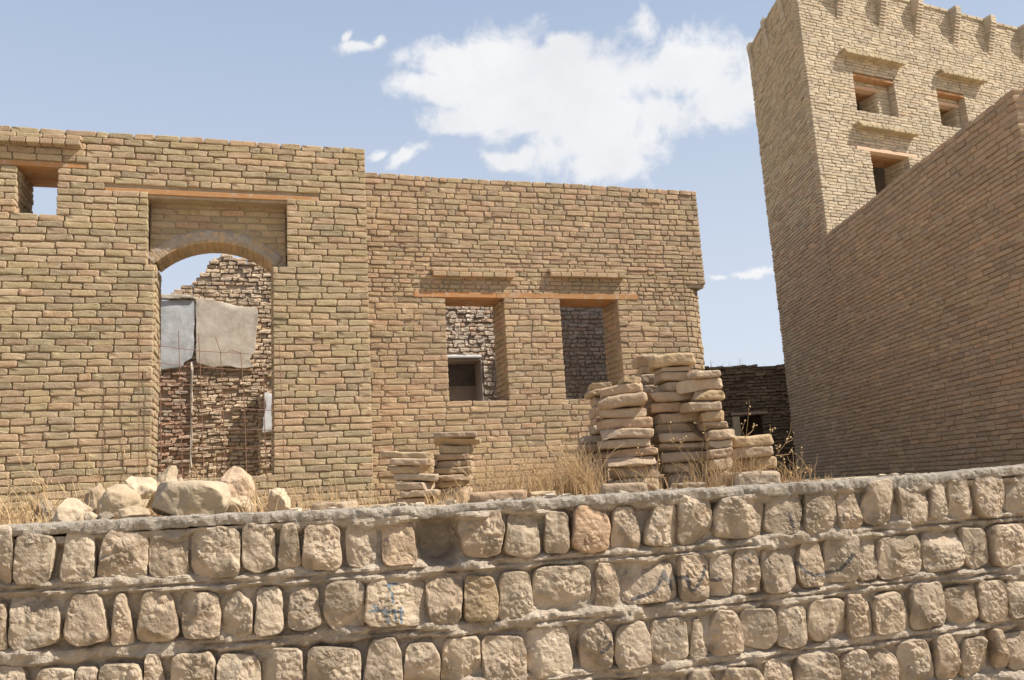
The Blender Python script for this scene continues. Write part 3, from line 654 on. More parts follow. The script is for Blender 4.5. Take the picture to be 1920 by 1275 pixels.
# hood of projecting bricks over the small window
def hood(parent, fr, u0, u1, z, mat, out=.09, h=.058, L=.125, rows=2, body=True):
    u = u0
    while u < u1 - .03:
        e = min(u + L * random.uniform(.85, 1.15), u1)
        if u1 - e < .04: e = u1
        obj('hood_brick', bevbox('hood_brick', u + .003, e - .003, -out + random.uniform(-.006, .006), .06, z, z + h, .007), mat, parent); u = e
    if rows > 1:
        u = u0 - .01
        while u < u1 - .03:
            e = min(u + .24 * random.uniform(.85, 1.15), u1 + .01)
            if u1 - e < .06: e = u1 + .01
            obj('hood_brick', bevbox('hood_brick', u + .003, e - .003, -out * .8 + random.uniform(-.006, .006), .06, z + h + .004, z + h + .052, .009), mat, parent); u = e
hood(lf, FL, UL0, -1.045, 3.73, M_L, out=.10, rows=2)

# ------------------------------------------------------------------ lower facade with two windows
SB = .8
FM = Frame(A0 + nL * SB, 17.2)
mf = thing('windowed_wall', 'lower brick wall in the centre with two tall windows under one timber lintel', 'building', FM.o, FM.a)
HM = 3.97; UM0, UM1 = 1.5, 6.455; RC = .34
w1 = (2.86, 3.597, 1.13, 2.415); w2 = (4.346, 5.135, 1.13, 2.415); lm = (2.475, 5.44, 2.412, 2.492); TM = .5
obj('wall_core', slab_holes('wall_core', UM0, UM1 - RC, -.3, HM - .03, .010, TM, [w1, w2], .010), MM_M, mf)
V, F = [], []; box(V, F, UM1 - RC, UM1 - .012, .012, TM, 2.60, HM - .03); box(V, F, UM1 - RC, UM1 - .012, RC, 1.0, -.3, 2.62); box(V, F, UM1 - RC, UM1 - .012, TM, 1.0, 2.62, HM - .03)
n = 14; c = (UM1 - RC, RC + .0); b = len(V); V += [(c[0], c[1], z) for z in (-.3, 2.62)]
for i in range(n + 1):
    a = -math.pi / 2 + math.pi / 2 * i / n
    V += [(c[0] + (RC - .012) * math.cos(a), c[1] + (RC - .012) * math.sin(a), z) for z in (-.3, 2.62)]
for i in range(n): q = b + 2 + 2 * i; F += [(q, q + 2, q + 3, q + 1), (b + 1, q + 1, q + 3), (b, q + 2, q)]
obj('corner_core', mesh_from('corner_core', V, F, False), MM_M, mf)
bm_ = []
arc = [FM.w(c[0] + RC * math.cos(a), c[1] + RC * math.sin(a)) for a in np.linspace(-math.pi / 2, 0, 10)]
pm = Path([FM.w(UM0, 0)] + arc + [FM.w(UM1, 1.0)]); pmu = Path([FM.w(UM0, 0), FM.w(UM1, 0)])
HH = [(h[0] - UM0, h[1] - UM0, h[2], h[3]) for h in (w1, w2, lm)]
lay(bm_, pm, 0, 2.415, HH, pitch=.0700, proud=.006, joint=.0075, L=.225, jitlen=.2, header=.15, s1=UM1 - UM0 - RC)
lay(bm_, pm, 0, 2.415, (), pitch=.0700, proud=.007, joint=.0085, L=.13, jitlen=.2, header=.1, s0=UM1 - UM0 - RC, s1=UM1 - UM0 + .25)
lay(bm_, pm, 2.415, 2.64, HH, pitch=.056, proud=.009, joint=.010, L=.13, jitlen=.25, header=.1, s1=UM1 - UM0 + .25)
lay(bm_, pmu, 2.64, 3.09, (), pitch=.056, proud=.010, joint=.009, L=.20, jitlen=.3, header=.2)
lay(bm_, pmu, 3.09, HM, (), pitch=.0715, proud=.009, joint=.009, L=.20, jitlen=.25, header=.2)
lay(bm_, Path([FM.w(UM1, .0 + .03), FM.w(UM1, 1.0)]), 2.64, HM, pitch=.068, proud=.004)
# corbelled courses under the square corner
lay(bm_, Path([FM.w(UM1 + .004, .04), FM.w(UM1 + .004, 1.0)]), 2.62, 3.08, pitch=.07, proud=.008, joint=.012, yj=.010)
for wn in (w1, w2):
    jamb(bm_, FM, wn[0], .11, TM, wn[2], wn[3], 1); jamb(bm_, FM, wn[1], .11, TM, wn[2], wn[3], -1)
emit(bm_, mf, FM, M_M)
obj('lintel', bevbox('lintel', lm[0], (lm[0] + lm[1]) / 2 - .45, -.012, .12, 2.416, 2.488, .004), M_WOOD, mf)
obj('lintel', bevbox('lintel', (lm[0] + lm[1]) / 2 - .447, lm[1], -.010, .12, 2.416, 2.488, .004), M_WOOD, mf)
for wn in (w1, w2): planks(mf, wn[0] - .1, wn[1] + .1, .122, TM + .02, 2.42, 2.46, 4)
hood(mf, FM, 2.70, 3.745, 2.665, M_M, out=.085, L=.16, rows=2); hood(mf, FM, 4.215, 5.255, 2.69, M_M, out=.085, L=.16, rows=2)

# ------------------------------------------------------------------ ruined room behind the doorway
FB = Frame(A0 + nL * 3.9, 17.2)
rb = thing('ruined_wall', 'ruined inner brick wall with broken top and plaster panels, seen through the arched doorway', 'wall', FB.o, FB.a)
prof_px = [(150, 640), (250, 600), (318, 553), (330, 547), (345, 530), (366, 524), (374, 508), (388, 498), (400, 486), (430, 482), (470, 486), (520, 470), (640, 430), (700, 420)]
pt = [FB.hit(*p) for p in prof_px]; tu = np.array([p[0] for p in pt]); tz = np.array([p[1] for p in pt])
topf = lambda u: float(np.interp(u, tu, tz)) + .05 * float(fbm(np.array([[u, 0, 0]]), 5, 2, 3)[0])
u0b, u1b = pt[0][0], pt[-1][0]
V, F = [], []; n = 90
for i in range(n + 1):
    u = u0b + (u1b - u0b) * i / n; z = topf(u) - .06; V += [(u, .03, -.3), (u, .03, z), (u, .5, z), (u, .5, -.3)]
for i in range(n): a, b = i * 4, i * 4 + 4; F += [(a, b, b + 1, a + 1), (a + 1, b + 1, b + 2, a + 2), (a + 2, b + 2, b + 3, a + 3)]
obj('wall_core', mesh_from('wall_core', V, F, False), MM_D, rb)
br = []; pb_ = Path([FB.w(u0b, 0), FB.w(u1b, 0)]); us = FB.hit(360, 750)[0] - u0b; zl = FB.hit(360, 690)[1]
kw = dict(pitch=.062, L=.15, jitlen=.28, header=.15, rough=1, tilt=2.2, hj=.004, yj=.009, proud=.006, joint=.011)
lay(br, pb_, zl, 6, (), top=lambda s: topf(s + u0b), skip=.02, **kw)
emit(br, rb, FB, M_D, 300)
br = []; kw['pitch'] = .055; kw['yj'] = .016
lay(br, pb_, 0, zl, (), s0=us, skip=.05, **kw); emit(br, rb, FB, M_G if False else M_D, 150, 'rubble_brick')
br = []; lay(br, pb_, 0, zl, (), s1=us, skip=.08, **kw); emit(br, rb, FB, M_RED, 140, 'red_brick')
def plate(parent, fr, name, pts, y0, y1, mat, wy=0., label=None, seed=1):
    P = np.array([fr.hit(*p, wy) for p in pts]); q = resample(P, 60); q = q + .010 * np.stack([fbm(np.c_[q, q[:, 0]], 9, 3, seed), fbm(np.c_[q, q[:, 1]], 9, 3, seed + 4)], 1)
    c = q.mean(0); V = [(a[0], y1, a[1]) for a in q] + [(a[0], y0, a[1]) for a in q]; b = len(V)
    for s in (.985, .8, .5): V += [(c[0] + (a[0] - c[0]) * s, y0 - (.004 if s < .9 else .001) + .005 * float(fbm(np.array([[a[0] * s, s, a[1]]]), 3, 2, seed)[0]), c[1] + (a[1] - c[1]) * s) for a in q]
    V.append((c[0], y0, c[1])); N = 60
    F = [(k * N + i, k * N + (i + 1) % N, (k + 1) * N + (i + 1) % N, (k + 1) * N + i) for k in range(4) for i in range(N)] + [(4 * N + i, 4 * N + (i + 1) % N, 5 * N) for i in range(N)]
    o = obj(name, mesh_from(name, V, F), mat, parent)
    if label: o['label'] = label
    return o
plate(rb, FB, 'plaster_panel', [(296, 566), (340, 563), (366, 566), (364, 640), (361, 672), (346, 678), (343, 690), (318, 692), (290, 696)], -.05, .03, M_PLA, seed=3, label='plaster panel tinted bluish grey as in shade')
plate(rb, FB, 'plaster_panel', [(367, 561), (395, 563), (440, 574), (482, 578), (484, 602), (478, 660), (466, 676), (476, 688), (452, 692), (430, 686), (400, 690), (368, 680)], -.06, .03, M_PLB, seed=9, label='beige plaster panel')
plate(rb, FB, 'plaster_ledge', [(296, 553), (364, 556), (366, 562), (296, 562)], -.09, .03, M_PLB, seed=2)
plate(rb, FB, 'plaster_edge', [(358, 680), (362, 676), (361, 780), (360, 880), (357, 880), (358, 780)], -.035, .03, M_PLB, seed=5)
# projecting return wall at the right of that room, with a plaster patch
FR = Frame(FB.w(FB.hit(487, 800)[0], -.2), 17.2)
rr_ = thing('broken_pier', 'broken brick pier with a patch of white plaster inside the doorway on the right', 'pier', FR.o, FR.a)
zt = FR.hit(500, 730)[1]
V, F = [], []; box(V, F, .03, 1.6, .03, .4, -.3, zt - .05); obj('pier_core', mesh_from('pier_core', V, F, False), MM_D, rr_)
br = []; kw['yj'] = .010; lay(br, Path([FR.w(0, 0), FR.w(1.0, 0)]), 0, zt, (), top=lambda s: zt - .15 * s, **kw); lay(br, Path([FR.w(0, .38), FR.w(0, .02)]), 0, zt, (), **kw); emit(br, rr_, FR, M_D, 120)
plate(rr_, FR, 'plaster_patch', [(496, 736), (512, 740), (522, 775), (520, 812), (506, 808), (493, 811), (494, 785), (498, 765)], -.045, .02, M_WHT, seed=6)

# ------------------------------------------------------------------ wall behind the two windows
FN = Frame(A0 + nL * (SB + 2.6), 17.2)
nb_ = thing('niche_wall', 'rough greyish brick wall with a plastered niche, seen through the two windows', 'wall', FN.o, FN.a)
nz0, nz1 = FN.hit(870, 760)[1] - .25, FN.hit(870, 672)[1]; nu0, nu1 = FN.hit(790, 700)[0], FN.hit(906, 700)[0]
NH = (nu0, nu1, nz0, nz1); X0, X1 = 2.2, 7.2; HN = 4.05
obj('wall_core', slab_holes('wall_core', X0, X1, -.3, HN, .02, .6, [NH]), MM_D, nb_)
br = []; kw.update(pitch=.066, L=.13, yj=.009, joint=.012)
lay(br, Path([FN.w(X0, 0), FN.w(X1, 0)]), 0, HN, [(NH[0] - X0, NH[1] - X0, NH[2], NH[3])], skip=.02, **kw); emit(br, nb_, FN, M_G)
zm = FN.hit(870, 723, .4)[1]
obj('niche_back', bevbox('niche_back', nu0, nu1, .42, .5, zm, nz1, .002), M_DGREY, nb_); obj('niche_back', bevbox('niche_back', nu0, nu1, .41, .5, nz0, zm - .003, .002), M_PNK, nb_)  # upper back panel dark grey, lower one pinkish
obj('niche_side', bevbox('niche_side', nu1 - .03, nu1 - .002, .0, .40, nz0, nz1 - .03, .004), M_PNK, nb_)
obj('niche_lintel', bevbox('niche_lintel', nu0 - .1, nu1 - .02, -.03, .3, nz1 + .003, nz1 + .05, .01), M_WHT, nb_)
obj('niche_ceiling', bevbox('niche_ceiling', nu0, nu1 - .03, .0, .41, nz1 - .03, nz1 - .002, .004), M_PNK, nb_)

# ------------------------------------------------------------------ right hand building: low block, then the tower
a_r = 91.6; drw = np.array([math.cos(R_(a_r)), math.sin(R_(a_r))]); RO = np.array([4.9, 8.4])
pR = lambda Y: RO + drw * ((Y - 8.4) / drw[1])
c_near, c_mid, c_far = pR(7.47), pR(12.09), pR(14.45)
FRT = Frame(c_mid, 24.3); FBK = Frame(c_mid, a_r - 180)
blk = thing('brick_block', 'shaded brown brick building on the right whose long side wall runs back to the tower', 'building', c_near, a_r - 180)
FNB = Frame(c_near, a_r - 180); Lb = float(np.linalg.norm(c_mid - c_near)); HB = 3.57
V, F = [], []; box(V, F, -Lb + .01, -.012, .010, 5.0, -.3, HB - .02); obj('wall_core', mesh_from('wall_core', V, F, False), MM_R, blk)
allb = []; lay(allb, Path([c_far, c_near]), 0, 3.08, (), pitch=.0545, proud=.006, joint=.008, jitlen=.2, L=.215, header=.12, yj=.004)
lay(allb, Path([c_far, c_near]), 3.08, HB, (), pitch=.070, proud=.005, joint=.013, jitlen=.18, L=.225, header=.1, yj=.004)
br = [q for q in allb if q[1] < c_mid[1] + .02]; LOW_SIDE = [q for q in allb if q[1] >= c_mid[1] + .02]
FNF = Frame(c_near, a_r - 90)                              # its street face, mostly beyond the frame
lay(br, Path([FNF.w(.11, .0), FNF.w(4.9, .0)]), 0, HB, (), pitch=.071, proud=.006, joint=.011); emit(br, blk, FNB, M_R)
for z in (3.10, 2.78):
    u = .10
    while u < 1.2:
        me = bevbox('hood_brick', .003, .12, -.06, .06, 0, .05, .006); q = FNB.l(*FNF.w(u, 0)); o = obj('hood_brick', me, M_V, blk, (q[0], q[1], z)); o.rotation_euler = (0, 0, R_(90)); u += .125

tw = thing('brick_tower', 'tall pale brick tower with small deep windows and ribs along its parapet', 'tower', FRT.o, FRT.a)
HT = 7.93; LT = 8.0
W1o = (1.02, 1.92, 5.72, 6.36); W1 = (1.14, 1.64, 5.74, 6.18); W2o = (2.93, 3.60, 5.72, 6.36); W2 = (3.03, 3.52, 5.74, 6.18); W3 = (1.17, 2.0, 3.9, 5.03); W4 = (3.3, 4.1, 3.9, 5.03)
DT = .5
obj('wall_core', slab_holes('wall_core', .27, LT, -.3, HT - .02, .012 + .13, DT, [W1, W2, W3, W4], .008), MM_T, tw)
obj('wall_face', slab_holes('wall_face', .085, LT, -.3, HT - .02, .012, .141, [W1o, W2o, W3, W4], .008), MM_T, tw)
fl = FRT.l(*c_far); nin = FBK.M[:, 1]
def wbox(name, p0, p1, th, z0, z1, mat, parent, fr):
    d = (p1 - p0) / np.linalg.norm(p1 - p0); n_ = np.array([-d[1], d[0]]); pts = [fr.l(*q) for q in (p0, p1, p1 + n_ * th, p0 + n_ * th)]
    V = [(q[0], q[1], z) for z in (z0, z1) for q in pts]; F = [(0, 1, 5, 4), (1, 2, 6, 5), (2, 3, 7, 6), (3, 0, 4, 7), (4, 5, 6, 7), (3, 2, 1, 0)]
    return obj(name, mesh_from(name, V, F, False), mat, parent)
wbox('side_core', c_far + nin * .012, c_mid + nin * .012 + drw * .24, .45, -.3, HT - .02, MM_T, tw, FRT)
wbox('corner_core', c_mid + nin * .012 + drw * .25, c_mid + nin * .012 + drw * .07, .12, -.3, HT - .02, MM_T, tw, FRT)
e = FRT.w(LT, 0); far2 = e + (c_far - c_mid); wbox('back_core', far2, c_far + nin * .05, .4, -.3, HT - .02, MM_T, tw, FRT)
for z in (3.6, 7.3):                                       # floors
    pts = [FRT.l(*q) for q in (c_mid + nin * .3 + drw * .2, e - nin * .3 + drw * .2, far2 - nin * .3, c_far + nin * .3)]
    V = [(q[0], q[1], zz) for zz in (z, z + .15) for q in pts]; obj('floor', mesh_from('floor', V, [(0, 1, 2, 3), (7, 6, 5, 4)], False), MM_D, tw)
br = []
TH = [W1o, W2o, W3, W4, (.86, 2.24, 5.035, 5.105)]
lay(br, Path([FRT.w(0, 0), FRT.w(LT, 0)]), 3.4, HT, TH, pitch=.0515, L=.205, proud=.006, joint=.0075, yj=.0028, tilt=.3, jitlen=.2, header=.15, rough=0, s0=.03, s1=5.9)
for wo in (W1o, W2o): lay(br, Path([FRT.w(wo[0], .13), FRT.w(wo[1], .13)]), wo[2], wo[3], [(w_[0] - wo[0], w_[1] - wo[0], w_[2], w_[3]) for w_ in (W1, W2)], pitch=.0515, L=.2, proud=.002)
for wn in (W1, W2): jamb(br, FRT, wn[1], .14, DT, wn[2], wn[3], -1); jamb(br, FRT, wn[0], .14, DT, wn[2], wn[3], 1)
jamb(br, FRT, W3[1], .11, DT, W3[2], W3[3], -1); jamb(br, FRT, W3[0], .11, DT, W3[2], W3[3], 1)
emit(br, tw, FRT, M_T)
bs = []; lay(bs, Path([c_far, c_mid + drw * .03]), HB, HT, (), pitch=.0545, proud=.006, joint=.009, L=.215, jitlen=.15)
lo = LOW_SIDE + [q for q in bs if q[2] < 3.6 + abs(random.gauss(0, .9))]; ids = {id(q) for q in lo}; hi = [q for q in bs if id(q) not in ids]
M_TS = brick_mat('shade_side_brick', tint(PAL_T, (.95, .89, .80)), dust=(.44, .37, .28), dustamt=.4)  # pale tower brick tinted darker and warmer, painting in the side's shade
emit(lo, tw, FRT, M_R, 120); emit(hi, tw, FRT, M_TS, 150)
def rib(fr, u, z0, z1, out, wd, mat, parent, pf):
    br = []; P = [fr.w(u, -out), fr.w(u + wd, -out)]
    nrow = round((z1 - z0) / .053)
    V, F = [], []
    for k in range(nrow):
        oo = .012 + (out - .012) * min(1, (k + .5) / (nrow * .8)); q0 = [pf.l(*x) for x in (fr.w(u, -oo), fr.w(u + wd, -oo), fr.w(u + wd, .1), fr.w(u, .1))]
        za = z0 + k * (z1 - z0) / nrow + .003; zb = z0 + (k + 1) * (z1 - z0) / nrow - .003; j = .004 if k % 2 else 0; b = len(V)
        sh = min(1, .0 + 1.)
        V += [(q[0] + random.uniform(-.002, .002), q[1] + random.uniform(-.002, .002), z) for z in (za, zb) for q in q0]
        F += [tuple(b + i for i in f) for f in ((0, 1, 5, 4), (1, 2, 6, 5), (2, 3, 7, 6), (3, 0, 4, 7), (4, 5, 6, 7), (3, 2, 1, 0))]
    obj('parapet_rib', mesh_from('parapet_rib', V, F, False), mat, parent)
for k, u in enumerate((.85, 1.78, 2.62, 3.55, 4.45, 5.38, 6.3)): rib(FRT, u - .02, 7.30, HT + .04, .17, .13, M_T, tw, FRT)
FLT = Frame(c_far, a_r - 180)
rib(FLT, .10, 7.42, HT + .01, .06, .15, M_T, tw, FRT); rib(FLT, .92, 7.38, HT + .01, .06, .15, M_T, tw, FRT); rib(FLT, 1.75, 7.38, HT + .01, .06, .15, M_T, tw, FRT)
u = .0
while u < LT:                                              # coping between the ribs
    obj('coping_brick', bevbox('coping_brick', u + .004, u + .23, -.03, .25, HT - .02, HT + .045 + random.uniform(-.006, .006), .008), M_T, tw); u += .236
for (a, b, z) in ((.80, 2.12, 6.62), (3.0, 4.1, 6.62), (.90, 2.18, 5.38), (3.12, 4.2, 5.38)): hood(tw, FRT, a, b, z, M_V, out=.14, h=.045, L=.12, rows=2)
obj('lintel', bevbox('lintel', .88, 2.22, -.008, .12, 5.038, 5.10, .004), M_WOODP, tw)
planks(tw, W3[0] - .1, W3[1] + .1, .122, DT, 5.032, 5.06, 3)
for wo, wn in ((W1o, W1), (W2o, W2)):
    obj('lintel', bevbox('lintel', wo[0] + .003, wo[1] - .003, -.004, .125, wo[3] - .045, wo[3], .003), M_WOOD, tw)
    obj('lintel', bevbox('lintel', wn[0] - .10, wn[1] + .10, .118, .26, wn[3] + .003, wn[3] + .06, .003), M_WOODP, tw); planks(tw, wn[0] - .08, wn[1] + .08, .262, DT, wn[3] + .001, wn[3] + .03, 2)

# ------------------------------------------------------------------ ruin in the gap, its shade put into dark colours
FG = Frame(at(1335, 900, 15.6)[:2], 4.)
gw = thing('gap_wall', 'shade-darkened brick ruin with a small black doorway in the gap before the tower', 'wall', FG.o, FG.a)
zt = FG.hit(1400, 684)[1]; gd0, gd1 = FG.hit(1388, 800)[0], FG.hit(1431, 800)[0]; gz = FG.hit(1405, 778)[1]; X0g, X1g = -.9, 2.6
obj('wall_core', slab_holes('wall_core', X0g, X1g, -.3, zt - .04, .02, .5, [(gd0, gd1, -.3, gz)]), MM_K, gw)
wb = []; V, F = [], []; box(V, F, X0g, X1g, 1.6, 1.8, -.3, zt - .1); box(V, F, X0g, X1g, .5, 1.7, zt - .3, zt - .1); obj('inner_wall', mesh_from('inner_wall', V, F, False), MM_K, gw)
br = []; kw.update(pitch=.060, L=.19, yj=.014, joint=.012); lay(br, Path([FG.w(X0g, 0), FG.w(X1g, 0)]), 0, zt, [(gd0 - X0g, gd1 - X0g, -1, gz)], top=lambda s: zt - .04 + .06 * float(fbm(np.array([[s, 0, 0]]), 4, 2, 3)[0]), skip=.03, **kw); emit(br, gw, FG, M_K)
obj('door_jamb', bevbox('door_jamb', gd0 - .14, gd0 - .004, -.04, .1, 0, gz - .02, .01), M_D, gw); obj('door_lintel', bevbox('door_lintel', gd0 - .16, gd1 + .1, -.045, .2, gz + .003, gz + .05, .01), M_D, gw)

# ------------------------------------------------------------------ loose clay slabs in stacks
def slab_px(x0, x1, y0, y1, Y, zb=None, zt=None, dep=None, tone=(1, 1, 1), tilt=0., seed=0, name='clay_slab', label='', cat='slab', group=None, cuts=2, pw=9., amp=.006, yaw=None, mat=None, fine=.28):
    a = at(x0, (y0 + y1) / 2, Y); b = at(x1, (y0 + y1) / 2, Y); c_ = at((x0 + x1) / 2, y0, Y); d = at((x0 + x1) / 2, y1, Y)
    zt = c_[2] if zt is None else zt; zb = d[2] if zb is None else zb; L = b[0] - a[0]; dep = dep or L * random.uniform(.75, 1.0)
    me = lump(name, L, dep, zt - zb, seed, n=15, pw=pw, amp=amp * 1.5, cuts=cuts + 1, fine=.5, cutd=(.68, .95))
    o = obj(name, me, mat or M_SLAB, None, ((a[0] + b[0]) / 2, Y + dep / 2, (zt + zb) / 2)); o.rotation_euler = (0, tilt, random.gauss(0, .06) if yaw is None else yaw); o.color = (*tone, 1)
    tag(o, label, cat, group); return o
z5 = lambda x0, x1, y0, y1: (1060 + x0 / 3.75, 1060 + x1 / 3.75, 620 + y0 / 3.75, 620 + y1 / 3.75)
z4 = lambda x0, x1, y0, y1: (680 + x0 / 3.75, 680 + x1 / 3.75, 620 + y0 / 3.75, 620 + y1 / 3.75)
ORD = ['topmost', 'second', 'third', 'fourth', 'fifth', 'sixth', 'seventh', 'eighth', 'ninth', 'tenth', 'eleventh', 'twelfth', 'thirteenth']
TONES = {'tan': (1, 1, 1), 'pinkish': (1.0, .92, .86), 'yellowish': (1.03, 1.0, .88), 'greyish': (.90, .91, .92), 'pale': (1.08, 1.08, 1.07)}
def column(rows, zf, Y, where, group, step=0.0, base=None):
    sx = [zf(*r[:4]) for r in rows]; n = len(rows)
    zs = [at((s[0] + s[1]) / 2, s[2], Y)[2] for s in sx] + [base if base is not None else at((sx[-1][0] + sx[-1][1]) / 2, sx[-1][3], Y)[2]]
    for i, r in enumerate(rows):
        tn = r[4] if len(r) > 4 else random.choice(['tan', 'tan', 'greyish', 'yellowish', 'pinkish', 'pale']); tl = r[5] if len(r) > 5 else random.gauss(0, .02)
        nm = ORD[i] if i == 0 else ('lowest' if i == n - 1 else ORD[i] + ' from the top')
        slab_px(*sx[i], Y + random.uniform(-.03, .03) + step * i, zb=zs[i + 1] - .001, zt=zs[i] - .003, tone=TONES[tn], tilt=tl, seed=500 + random.randrange(9999), label=f'{tn} clay slab, {nm} in the {where}', group=group, dep=.26 + random.uniform(-.03, .03))
G1 = 'clay slabs stacked on the large pile'; G2 = 'clay slabs in the two small stacks'
column([(405,543,318,372,'yellowish',.1),(250,565,366,447,'pinkish',-.06),(240,582,447,545,'tan',-.08),(255,575,535,605,'tan'),(245,628,605,690,'pinkish'),(232,618,685,765,'tan'),(240,612,758,825,'tan'),(280,660,820,888,'pinkish'),(290,655,884,950,'tan'),(330,665,950,1033,'greyish'),(340,650,1033,1100,'greyish')], z5, 5.15, 'left column of large pile', G1, base=-.02)
column([(615,930,158,262,'yellowish',-.03),(660,885,248,298,'tan'),(660,915,285,352,'tan'),(690,1040,345,425,'tan'),(575,1090,418,497,'tan',0),(590,830,497,567,'pinkish'),(608,948,567,642,'pale'),(625,962,642,715,'tan'),(635,1008,712,785,'tan'),(650,1010,780,855,'pale'),(670,985,850,925,'tan'),(690,1020,922,998,'tan'),(710,990,995,1075,'greyish')], z5, 5.3, 'middle column of large pile', G1, base=-.02)
column([(880,1083,278,338,'tan'),(800,1108,332,425,'pale',-.05),(905,1122,418,500,'yellowish'),(845,1103,495,565,'tan'),(970,1140,558,632,'yellowish'),(970,1143,632,700,'greyish'),(1010,1212,690,768,'tan',-.03),(1010,1178,765,832,'tan',-.04),(990,1185,828,900,'tan',-.07),(1025,1188,895,975,'tan',-.05),(1040,1180,972,1070,'greyish')], z5, 5.17, 'right column of large pile', G1, base=-.02)
column([(1170,1467,732,818,'yellowish'),(1175,1470,812,890,'tan'),(1190,1502,888,975,'yellowish'),(1200,1480,975,1060,'tan')], z5, 5.45, 'short column right of large pile', G1, base=-.02)
column([(500,655,160,245,'tan'),(510,660,240,300,'pinkish'),(515,655,298,370,'greyish'),(548,655,372,440,'tan'),(560,700,440,520,'tan'),(560,740,520,600,'greyish'),(560,700,600,700,'tan'),(560,700,700,800,'tan'),(560,700,800,900,'tan'),(560,700,900,1000,'tan')], z5, 5.62, 'hindmost column of large pile', G1, base=-.02)
column([(180,325,356,402,'yellowish'),(165,290,405,450,'yellowish'),(200,330,450,520,'tan'),(190,330,520,600,'tan'),(200,330,600,660,'pinkish'),(190,330,660,730,'tan'),(95,300,730,792,'greyish'),(95,300,792,850,'pinkish'),(110,300,850,905,'greyish'),(110,300,905,1000,'tan')], z5, 5.5, 'left rear column of large pile', G1, base=-.02)
column([(145,490,845,898,'yellowish',.10),(200,505,893,955,'tan',.06),(140,480,947,1005,'yellowish',.05),(215,545,1000,1062,'tan',.06),(230,495,1056,1122,'tan',.03),(262,525,1118,1175,'pale'),(230,480,1172,1240,'pinkish')], z4, 5.6, 'left small stack', G2, base=-.02)
column([(490,795,708,752,'tan',.03),(500,822,750,803,'yellowish',.05),(525,768,800,862,'yellowish',.03),(495,770,862,912,'pinkish'),(500,765,908,960,'tan'),(480,775,957,1012,'yellowish'),(500,762,1008,1056,'tan'),(505,735,1054,1106,'yellowish',-.05),(500,762,1100,1160,'tan')], z4, 5.75, 'right small stack', G2, base=-.02)
G3 = 'clay slabs lying on the wall top'
for (q, tn, Yq, lb) in ((z5(250,582,1070,1150), 'greyish', 4.62, 'greyish clay slab lying on the wall top before left column of large pile'), (z5(575,655,1072,1128), 'tan', 4.78, 'short broken clay piece on the wall top between two columns of large pile'),
        (z5(1165,1530,988,1078), 'greyish', 4.85, 'long grey clay slab at the right foot of the large pile'), (z4(740,1150,1128,1212), 'pinkish', 4.6, 'long pinkish clay slab lying right of the small stacks'),
        (z4(1150,1360,1132,1185), 'yellowish', 4.75, 'small flat clay piece beside the long pinkish slab'), ((585, 660, 941, 957), 'tan', 4.7, 'thin clay slab lying before the pier between arch and windows'), (z5(790,1000,1066,1112), 'greyish', 4.85, 'low grey clay slab at the foot of the middle column of the large pile')):
    slab_px(*q, Yq, zb=-.02, tone=TONES[tn], seed=random.randrange(9999), label=lb, group=G3, dep=.2)

# ------------------------------------------------------------------ field stones on the wall
ROCKS = [((84,152,937,977), 4.15, (1.12,1.12,1.12), 0, 'white rounded block of stone at the left end of the rocks', 3.2, 5, .16), ((152,240,912,968), 4.25, (.95,.90,.84), -.28, 'large tan oblong boulder leaning behind the small oval stone', 2.6, 1, .2),
 ((212,270,886,930), 4.5, (1.15,1.14,1.12), .45, 'white angular stone sloping above the tan boulder', 6, 7, .15), ((151,192,902,932), 4.55, (.92,.88,.84), .2, 'small grey stone with a white corner behind the tan boulder', 3.5, 6, .12),
 ((275,314,877,912), 4.6, (1.02,.98,.92), .35, 'small pointed stone standing above the big grey boulder', 3.5, 7, .12), ((268,404,904,968), 4.12, (1.0,1.0,.98), .03, 'big grey broken boulder, the largest of the rocks', 5, 3, .22),
 ((394,460,932,968), 4.3, (1.08,1.06,1.02), .15, 'low pale stone wedged right of the big grey boulder', 3, 5, .2), ((396,464,884,960), 4.6, (1.05,.92,.86), .25, 'upright pinkish boulder with a rounded top', 3, 4, .2),
 ((493,541,918,957), 4.45, (1.2,1.2,1.2), -.2, 'white pointed stone alone at the right of the rocks', 3.6, 8, .15), ((203,268,950,973), 4.02, (1.0,.97,.92), -.06, 'small oval stone lying on the wall edge', 2.6, 2, .12),
 ((52,96,942,966), 4.35, (.78,.77,.75), -.05, 'grey flat stone half buried in straw', 3, 4, .15), ((176,203,960,973), 4.03, (.62,.63,.66), -.1, 'dark grey pebble beside the small oval stone', 3, 4, .07),
 ((157,176,964,974), 4.02, (1.05,1.03,1.0), .1, 'pale chip of stone between white block and dark pebble', 3, 5, .06), ((318,345,896,908), 4.75, (.95,.92,.88), 0, 'flat stone tip showing just above the big grey boulder', 3, 4, .12)]
for i, (q, Y, tone, tl, lb, pw, cuts, dep) in enumerate(ROCKS):
    x0, x1, y0, y1 = q; a = at(x0, y0, Y); b = at(x1, y1, Y); zb = .0 if Y > 4.2 else .004
    zt = at((x0 + x1) / 2, y0, Y)[2]; L = b[0] - a[0]; h = zt - zb
    me = lump('rock', L * (1.05 if abs(tl) < .2 else .98), dep, h * (1.12 if cuts > 3 else .98), 70 + i * 3, n=22, pw=pw, amp=.035, cuts=cuts * 2 + 3, fine=.5, cutd=(.60, .93))
    o = obj('rock', me, M_ROCK, None, ((a[0] + b[0]) / 2, Y + dep / 2, (zt + zb) / 2)); o.rotation_euler = (0, tl, random.gauss(0, .15)); o.color = (*[c * k for c, k in zip(tone, (.88, .84, .78))], 1); tag(o, lb, 'rock', 'stones lying along the wall top')

